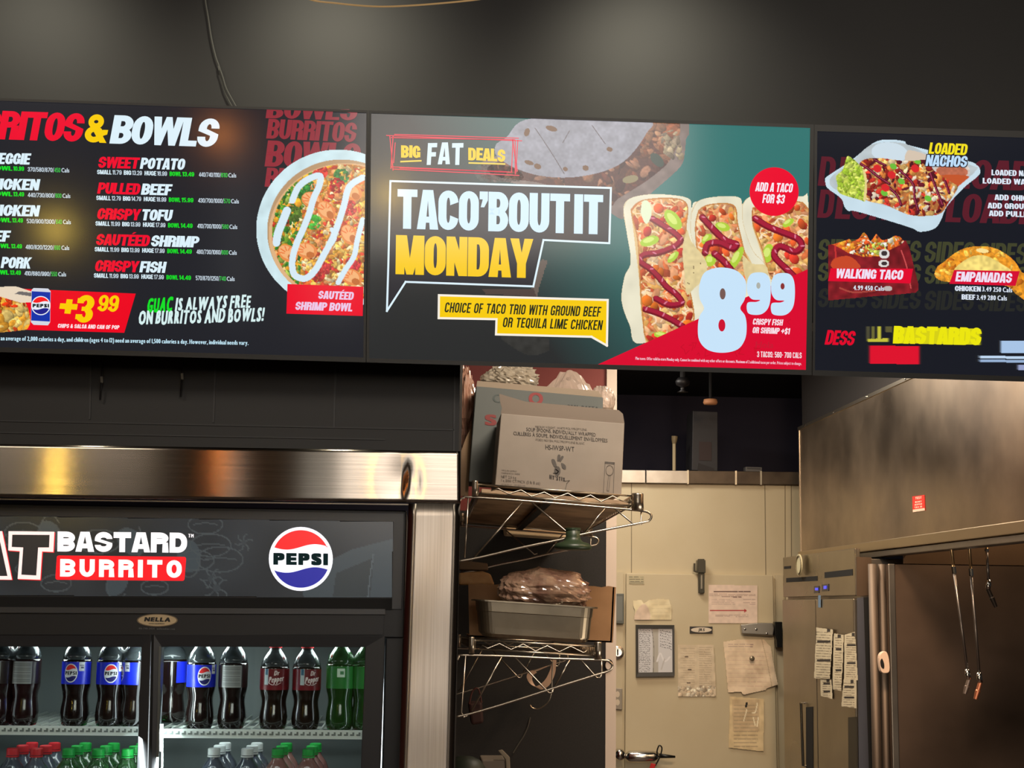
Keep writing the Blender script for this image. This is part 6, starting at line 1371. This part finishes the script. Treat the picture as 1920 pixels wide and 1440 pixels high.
# crumpled bags
def crumple(name, label, c, rad, m, seed=1, amp=.25, n=28, parts=None, freq=3.0, cat='bag', flat_bottom=True):
    r = np.random.RandomState(seed); K = [(r.normal(size=3)*freq*(1+i*.7), r.uniform(0, 6.28), 1/(1+i*.55)) for i in range(9)]
    V = []; Fc = []; nu, nv = n*2, n
    for j in range(nv+1):
        for i in range(nu):
            a = 2*math.pi*i/nu; b = math.pi*j/nv; d = np.array([math.sin(b)*math.cos(a), math.sin(b)*math.sin(a), math.cos(b)])
            s = 1+amp*sum(w*(1-2*abs(math.sin(d @ k+ph_))) for k, ph_, w in K)/3
            p = d*s
            if flat_bottom: p[2] = max(p[2], -.55)
            V.append(np.array(c)+p*np.array(rad))
    for j in range(nv):
        for i in range(nu): Fc.append((j*nu+i, j*nu+(i+1) % nu, (j+1)*nu+(i+1) % nu, (j+1)*nu+i))
    t = thing(name, label, cat, (c[0], c[1], min(v[2] for v in V)))
    mk('bag_film', V, Fc, m, t, smooth=False)
    return t
FILM = mat('white_film', (226, 204, 186), .3, trans=.15, coat=.5, alpha=.85); FILM2 = mat('pink_film', (196, 150, 126), .3, coat=.5, alpha=.92); FILM3 = mat('clear_film_meat', (110, 74, 64), .16, coat=1.0, noise=(168, 140, 116), nscale=16)
def at_(px, py, y): return W(px, py, y)
b1 = crumple('plastic_bag', 'clear crinkled plastic bag bunched on top of the tall carton', at_(958, 712, YA+.42), (.112, .10, .062), mat('clear_film', (196, 184, 162), .12, coat=1, alpha=.8), 3, .2)
b2 = crumple('plastic_bag', 'white plastic bag draped behind the tall carton', at_(1066, 770, YA+.66)-[0, 0, .17], (.16, .10, .325), FILM, 5, .10)
b3 = crumple('plastic_bag', 'pinkish plastic sack slumped beside the tall carton', at_(872, 790, YA+.52), (.045, .10, .21), FILM2, 8, .2)
b4 = crumple('plastic_bag', 'whitish plastic bag tucked against the carton side near the opening', at_(1128, 752, YA+.42), (.055, .06, .06), FILM, 11, .12)
# tan upright board at the end of the shelf
t = thing('upright_board', 'narrow tan board standing behind the cooler frame', 'board', W(868, 1060, YA+.35))
g = G(); g.slab(PY(YA+.35), [(874, 820), (884, 800), (878, 930), (872, 930)], .02); g.mk('board', mat('tan_board', (150, 122, 88), .7), t)
g = G(); g.slab(PY(YA+.34), [(863, 850), (874, 820), (872, 930), (864, 930)], .02); g.mk('lower_board', mat('tan_board_dark', (128, 102, 74), .7), t)
# ---------------- steel pan, carton, bag on the lower shelf
def rrect(w, d, r, n=6):
    out = []
    for cx, cy, a0 in ((w/2-r, d/2-r, 0), (-w/2+r, d/2-r, math.pi/2), (-w/2+r, -d/2+r, math.pi), (w/2-r, -d/2+r, 1.5*math.pi)):
        out += [(cx+r*math.cos(a0+math.pi/2*i/n), cy+r*math.sin(a0+math.pi/2*i/n)) for i in range(n+1)]
    return out
YPN = 5.20
qa, qb = W(888.5, 1123.5, YPN), W(1124, 1134, YPN); ba, bb = W(905, 1197, YPN), W(1098, 1203.5, YPN)
pw_, pd_ = float(qb[0]-qa[0]), .30; hh = float((qa[2]+qb[2]-ba[2]-bb[2])/2); pc_ = np.array([(qa[0]+qb[0])/2, YPN+pd_/2, (ba[2]+bb[2])/2]); tilt = -.052
t = thing('steel_pan', 'deep stainless food pan on the lower wire shelf', 'pan', pc_)
bwid = float(bb[0]-ba[0])+.02
secs = [(bwid*.93, pd_*.80, .03, 0.0), (bwid, pd_*.86, .045, .012), (bwid+.012, pd_*.90, .045, hh*.66), (bwid+.022, pd_*.93, .045, hh*.68), (bwid+.03, pd_*.94, .045, hh-.006), (pw_, pd_, .05, hh-.004), (pw_, pd_, .05, hh-.009)]
V = []; Fc = []; N = 28
for k, (w, d, r, z) in enumerate(secs):
    for x, y in rrect(w, d, r): V.append(pc_+np.array([x, y, z+x*tilt]))
ins_ = [(bwid+.024, pd_*.93, .042, hh-.008), (bwid+.004, pd_*.86, .04, .016)]
for w, d, r, z in ins_[::1]:
    for x, y in rrect(w, d, r): V.append(pc_+np.array([x, y, z+x*tilt]))
def ringf(a, b): return [(a*N+i, a*N+(i+1) % N, b*N+(i+1) % N, b*N+i) for i in range(N)]
for k in range(6): Fc += ringf(k, k+1)
Fc.append(tuple(range(N-1, -1, -1))); Fc += ringf(7, 5)
mk('pan_body', V, Fc, mat('pan_steel', (168, 156, 136), .36, 1, noise=(146, 136, 118), nscale=9, rnoise=.05), t, smooth=False)
mk('pan_inside', V, ringf(8, 7)+[tuple(8*N+i for i in range(N))], mat('pan_steel'), t)
kr = thing('open_carton', 'torn brown cardboard carton behind the steel pan', 'box', W(1010, 1206, YPN+.36))
g = G(); pk_ = PY(YPN+.36)
tp_ = [(878, 1095)]+[(878+k*12.5, 1095+.03*k*8+1.5*math.sin(k*2.3)) for k in range(1, 22)]+[(1155, 1101), (1154, 1125), (1149, 1205), (880, 1194)]
g.slab(pk_, tp_, .006); g.mk('front_wall', KR, kr)
P4 = [pk_.at(1149, 1101), pk_.at(1155, 1101), pk_.at(1149, 1205), pk_.at(1145, 1205)]
g = G(); a, b = pk_.at(1152, 1101), pk_.at(1147, 1205); g.hexa([a-[.006, 0, 0], a, b, b-[.006, 0, 0]], [a+[-.006, .3, 0], a+[0, .3, 0], b+[0, .3, 0], b+[-.006, .3, 0]]); g.mk('side_wall', KR, kr)
g = G(); c_ = pk_.at(880, 1194); g.hexa([c_, b, b+[0, 0, .006], c_+[0, 0, .006]], [c_+[0, .3, 0], b+[0, .3, 0], b+[0, .3, .006], c_+[0, .3, .006]]); g.mk('carton_base', KR, kr)
crumple('food_bag', 'clear bag of reddish food heaped in the steel pan', W(1020, 1110, YPN+.15), (.175, .11, .088), FILM3, 14, .12, n=40, freq=3.0)
t = thing('tan_package', 'creased cream paper package on the shelf end beside the carton', 'package', W(893, 1096, YPN+.42))
g = G(); g.slab(PY(YPN+.42), [(860, 1074), (905, 1071), (920, 1076), (925, 1090), (928, 1097), (860, 1096)], .16); g.mk('wrapper', mat('cream_paper', (206, 166, 112), .7, noise=(180, 134, 84), nscale=20), t, bevel=.008)
g = G(); g.slab(PY(YPN+.44), [(860, 1050), (914, 1056), (916, 1069), (862, 1068)], .16); g.mk('carton_lid', mat('lid_brown', (128, 104, 78), .8), t, bevel=.004)
# things hanging under the shelves
t = thing('green_funnel', 'dark green plastic cap with a wide flange hanging under the upper shelf', 'cap', W(1074, 1031, YF-.03))
c = W(1074, 1031, YF-.03); g = G(); k_ = 1.84e-3
g.lathe([(.0, .0), (.058, .0), (.0635, .006), (.063, .014), (.054, .022), (.034, .028), (.027, .036), (.0245, .045), (.0245, .073), (.0, .073)], 32, c); g.mk('cap_body', mat('dark_green_plastic', (44, 58, 38), .4), t, smooth=True)
g = G(); g.lathe([(.0255, .066), (.0265, .068), (.0265, .074), (.0, .075)], 24, c); g.mk('collar', mat('dark_green_plastic'), t)
t = thing('paper_loop', 'peach paper strip curled in a loop under the lower shelf', 'strip', W(1010, 1292, 5.9))
pts = smooth([(1040, 1236), (1038.5, 1248), (1036, 1260), (1030, 1274), (1022, 1284), (1010, 1290), (999, 1284), (993, 1273), (995, 1264), (1003, 1259)], 5, False); g = G(); n = len(pts); V = []; Fc = []
for k, (x, y) in enumerate(pts):
    p = W(x, y, 5.9); w = .013+.008*math.sin(k/n*3); V += [p+[-w*.6, 0, w*.3], p+[w*.6, .012, -w*.3]]
for k in range(n-1): Fc.append((2*k, 2*k+1, 2*k+3, 2*k+2))
mk('strip', V, Fc, mat('peach_paper', (226, 186, 154), .6), t, solid=.001)
g = G(); g.tube([W(1002, 1259, 5.9), W(1012, 1255, 5.9), W(1026, 1249, 5.9)], .0025, 6); g.mk('tail', mat('peach_paper'), t)
t = thing('wire_hook', 'thin bent wire hook hanging below the lower shelf', 'hook', W(1015, 1330, 5.6))
g = G(); g.tube([W(x, y, 5.6) for x, y in smooth([(1036, 1240), (1035, 1270), (1034, 1295), (1030, 1312), (1021, 1323), (1008, 1329), (998, 1327), (994, 1322)], 4, False)], .0024, 6); g.mk('wire', WR, t)
cb = thing('trailing_cord', 'thin dark cord trailing down the black kitchen panel', 'cord', W(962, 1410, YP-.03))
g = G(); g.tube([W(x, y, YP-.02) for x, y in smooth([(994, 1345), (990, 1362), (982, 1380), (972, 1396), (962, 1412)], 4, False)], .003, 6); g.mk('cord', mat('cord_grey', (80, 76, 70), .6), cb)
# reddish caddy and objects low down behind the cooler frame
t = thing('red_caddy', 'dim red bucket-like bin low behind the shelf bracket', 'bin', W(897, 1360, 6.3))
g = G(); g.slab(PY(6.3), [(878, 1318), (904, 1316), (907, 1356), (884, 1360)], .10); g.mk('bin_body', mat('dim_red', (52, 24, 19), .7), t, bevel=.01)
g = G(); g.tube([W(x, y, 6.28) for x, y in smooth([(880, 1320), (886, 1296), (897, 1292), (903, 1318)], 5, False)], .004, 6); g.mk('bail_handle', mat('dim_red_handle', (80, 40, 34), .6), t)
t = thing('grey_container', 'grey plastic container with a bent lid at the bottom of the kitchen panel', 'container', W(930, 1445, 6.2))
g = G(); g.slab(PY(6.2), [(903, 1425), (948, 1425), (950, 1470), (905, 1470)], .2); g.mk('container_body', mat('container_grey', (124, 112, 98), .6), t, bevel=.006)
g = G(); g.slab(PY(6.19), [(934, 1408), (942, 1406), (956, 1420), (958, 1470), (951, 1470), (948, 1424)], .02); g.mk('lid', mat('container_lid', (148, 134, 112), .5), t, bevel=.003)
t = thing('green_drum', 'dark green rounded drum top at the bottom beside the cooler frame', 'drum', W(878, 1480, 6.0))
c = W(872, 1455, 5.9); g = G(); g.lathe([(.0, .075), (.03, .073), (.06, .058), (.08, .03), (.086, .0), (.086, -.3), (.0, -.3)], 32, c); g.mk('drum_body', mat('drum_green', (44, 50, 38), .5), t, smooth=True)
g = G(); g.lathe([(.085, -.01), (.09, -.006), (.09, .002), (.085, .006)], 32, c); g.mk('rim', mat('drum_rim', (60, 64, 50), .5), t)
t = thing('lit_wall_patch', 'added cream block standing in for lit wall seen through the back shelf truss', 'ledge', W(1004, 1008, 6.8))  # added block, its pale colour stands in for brightly lit wall beyond
g = G(); g.slab(PY(6.72), [(948, 984), (1062, 993), (1062, 1009), (950, 1001)], .216); g.mk('lit_patch_body', mat('lit_wall_cream', (236, 214, 176), .6), t, bevel=.006)
g = G(); g.slab(PY(6.71), [(946, 982), (1064, 991), (1064, 994), (946, 985)], .13, .004); g.mk('lit_patch_edge', mat('lit_wall_cream'), t)
t = thing('lamp_fixture', None, None); bpy.data.objects.remove(t)

# ================================================================ dining room behind the camera: pendant lamps and a bright window
def pendant(label, loc, col, es, r=.045):
    t = thing('pendant_lamp', label, 'lamp', loc, 'pendant lamps over the dining side')
    g = G(); g.lathe([(.0, -r), (r*.7, -r*.7), (r, 0), (r*.7, r*.7), (.0, r)], 20, loc); g.mk('bulb', mat('bulb_%d' % int(es), (255, 220, 160), .4, emit=col, es=es), t, smooth=True)
    g = G(); g.lathe([(.0, r*.9), (.02, r*.9), (.02, r*.9+.06), (.0, r*.9+.06)], 16, loc); g.mk('socket', BLKM, t)
    g = G(); g.tube([(loc[0], loc[1], loc[2]+r+.05), (loc[0], loc[1], 3.6)], .004, 6); g.mk('cord', BLKM, t)
def refl(px, py, n, pnt, ydest):
    d = ray(px, py); t = ((np.array(pnt)-CAM) @ n)/(d @ n); q = CAM+d*t; e = d-2*(d @ n)*n
    return q+e*((ydest-q[1])/e[1])
q = refl(105, 430, PS.n, PS.p, -1.2)
pendant('warm pendant bulb over the dining side, the one nearest the maroon wall', tuple(float(v) for v in q), (255, 214, 90), 90, .05)
zq = float(q[2])
pendant('small orange pendant bulb over the dining side, hung highest', (-1.14, -1.2, zq+.55), (255, 150, 60), 80, .04)
pendant('warm pendant bulb over the dining side, second from the grey wall', (-.2, -1.2, zq+.25), (255, 210, 100), 85, .045)
q = refl(1063, 441, PS.n, PS.p, -1.2)
pendant('small warm pendant bulb over the dining side, the one nearest the grey wall', tuple(float(v) for v in q), (255, 190, 90), 25, .025)
# shop front behind the camera
w1 = struct(G().box(-.80, -.46, -2.979, -2.96, 1.6, 2.8).mk('window_1', mat('daylit_pane', (200, 205, 205), .3, emit=(205, 208, 205), es=1.3)))
w2 = struct(G().box(-1.35, -1.22, -2.999, -2.96, 1.6, 2.8).mk('window_2', mat('daylit_pane')))
struct(G().box(-1.1, 5, -2.995, -2.98, 0, 3.55).mk('trim_2', mat('pale_front_panel', (150, 140, 128), .8)))
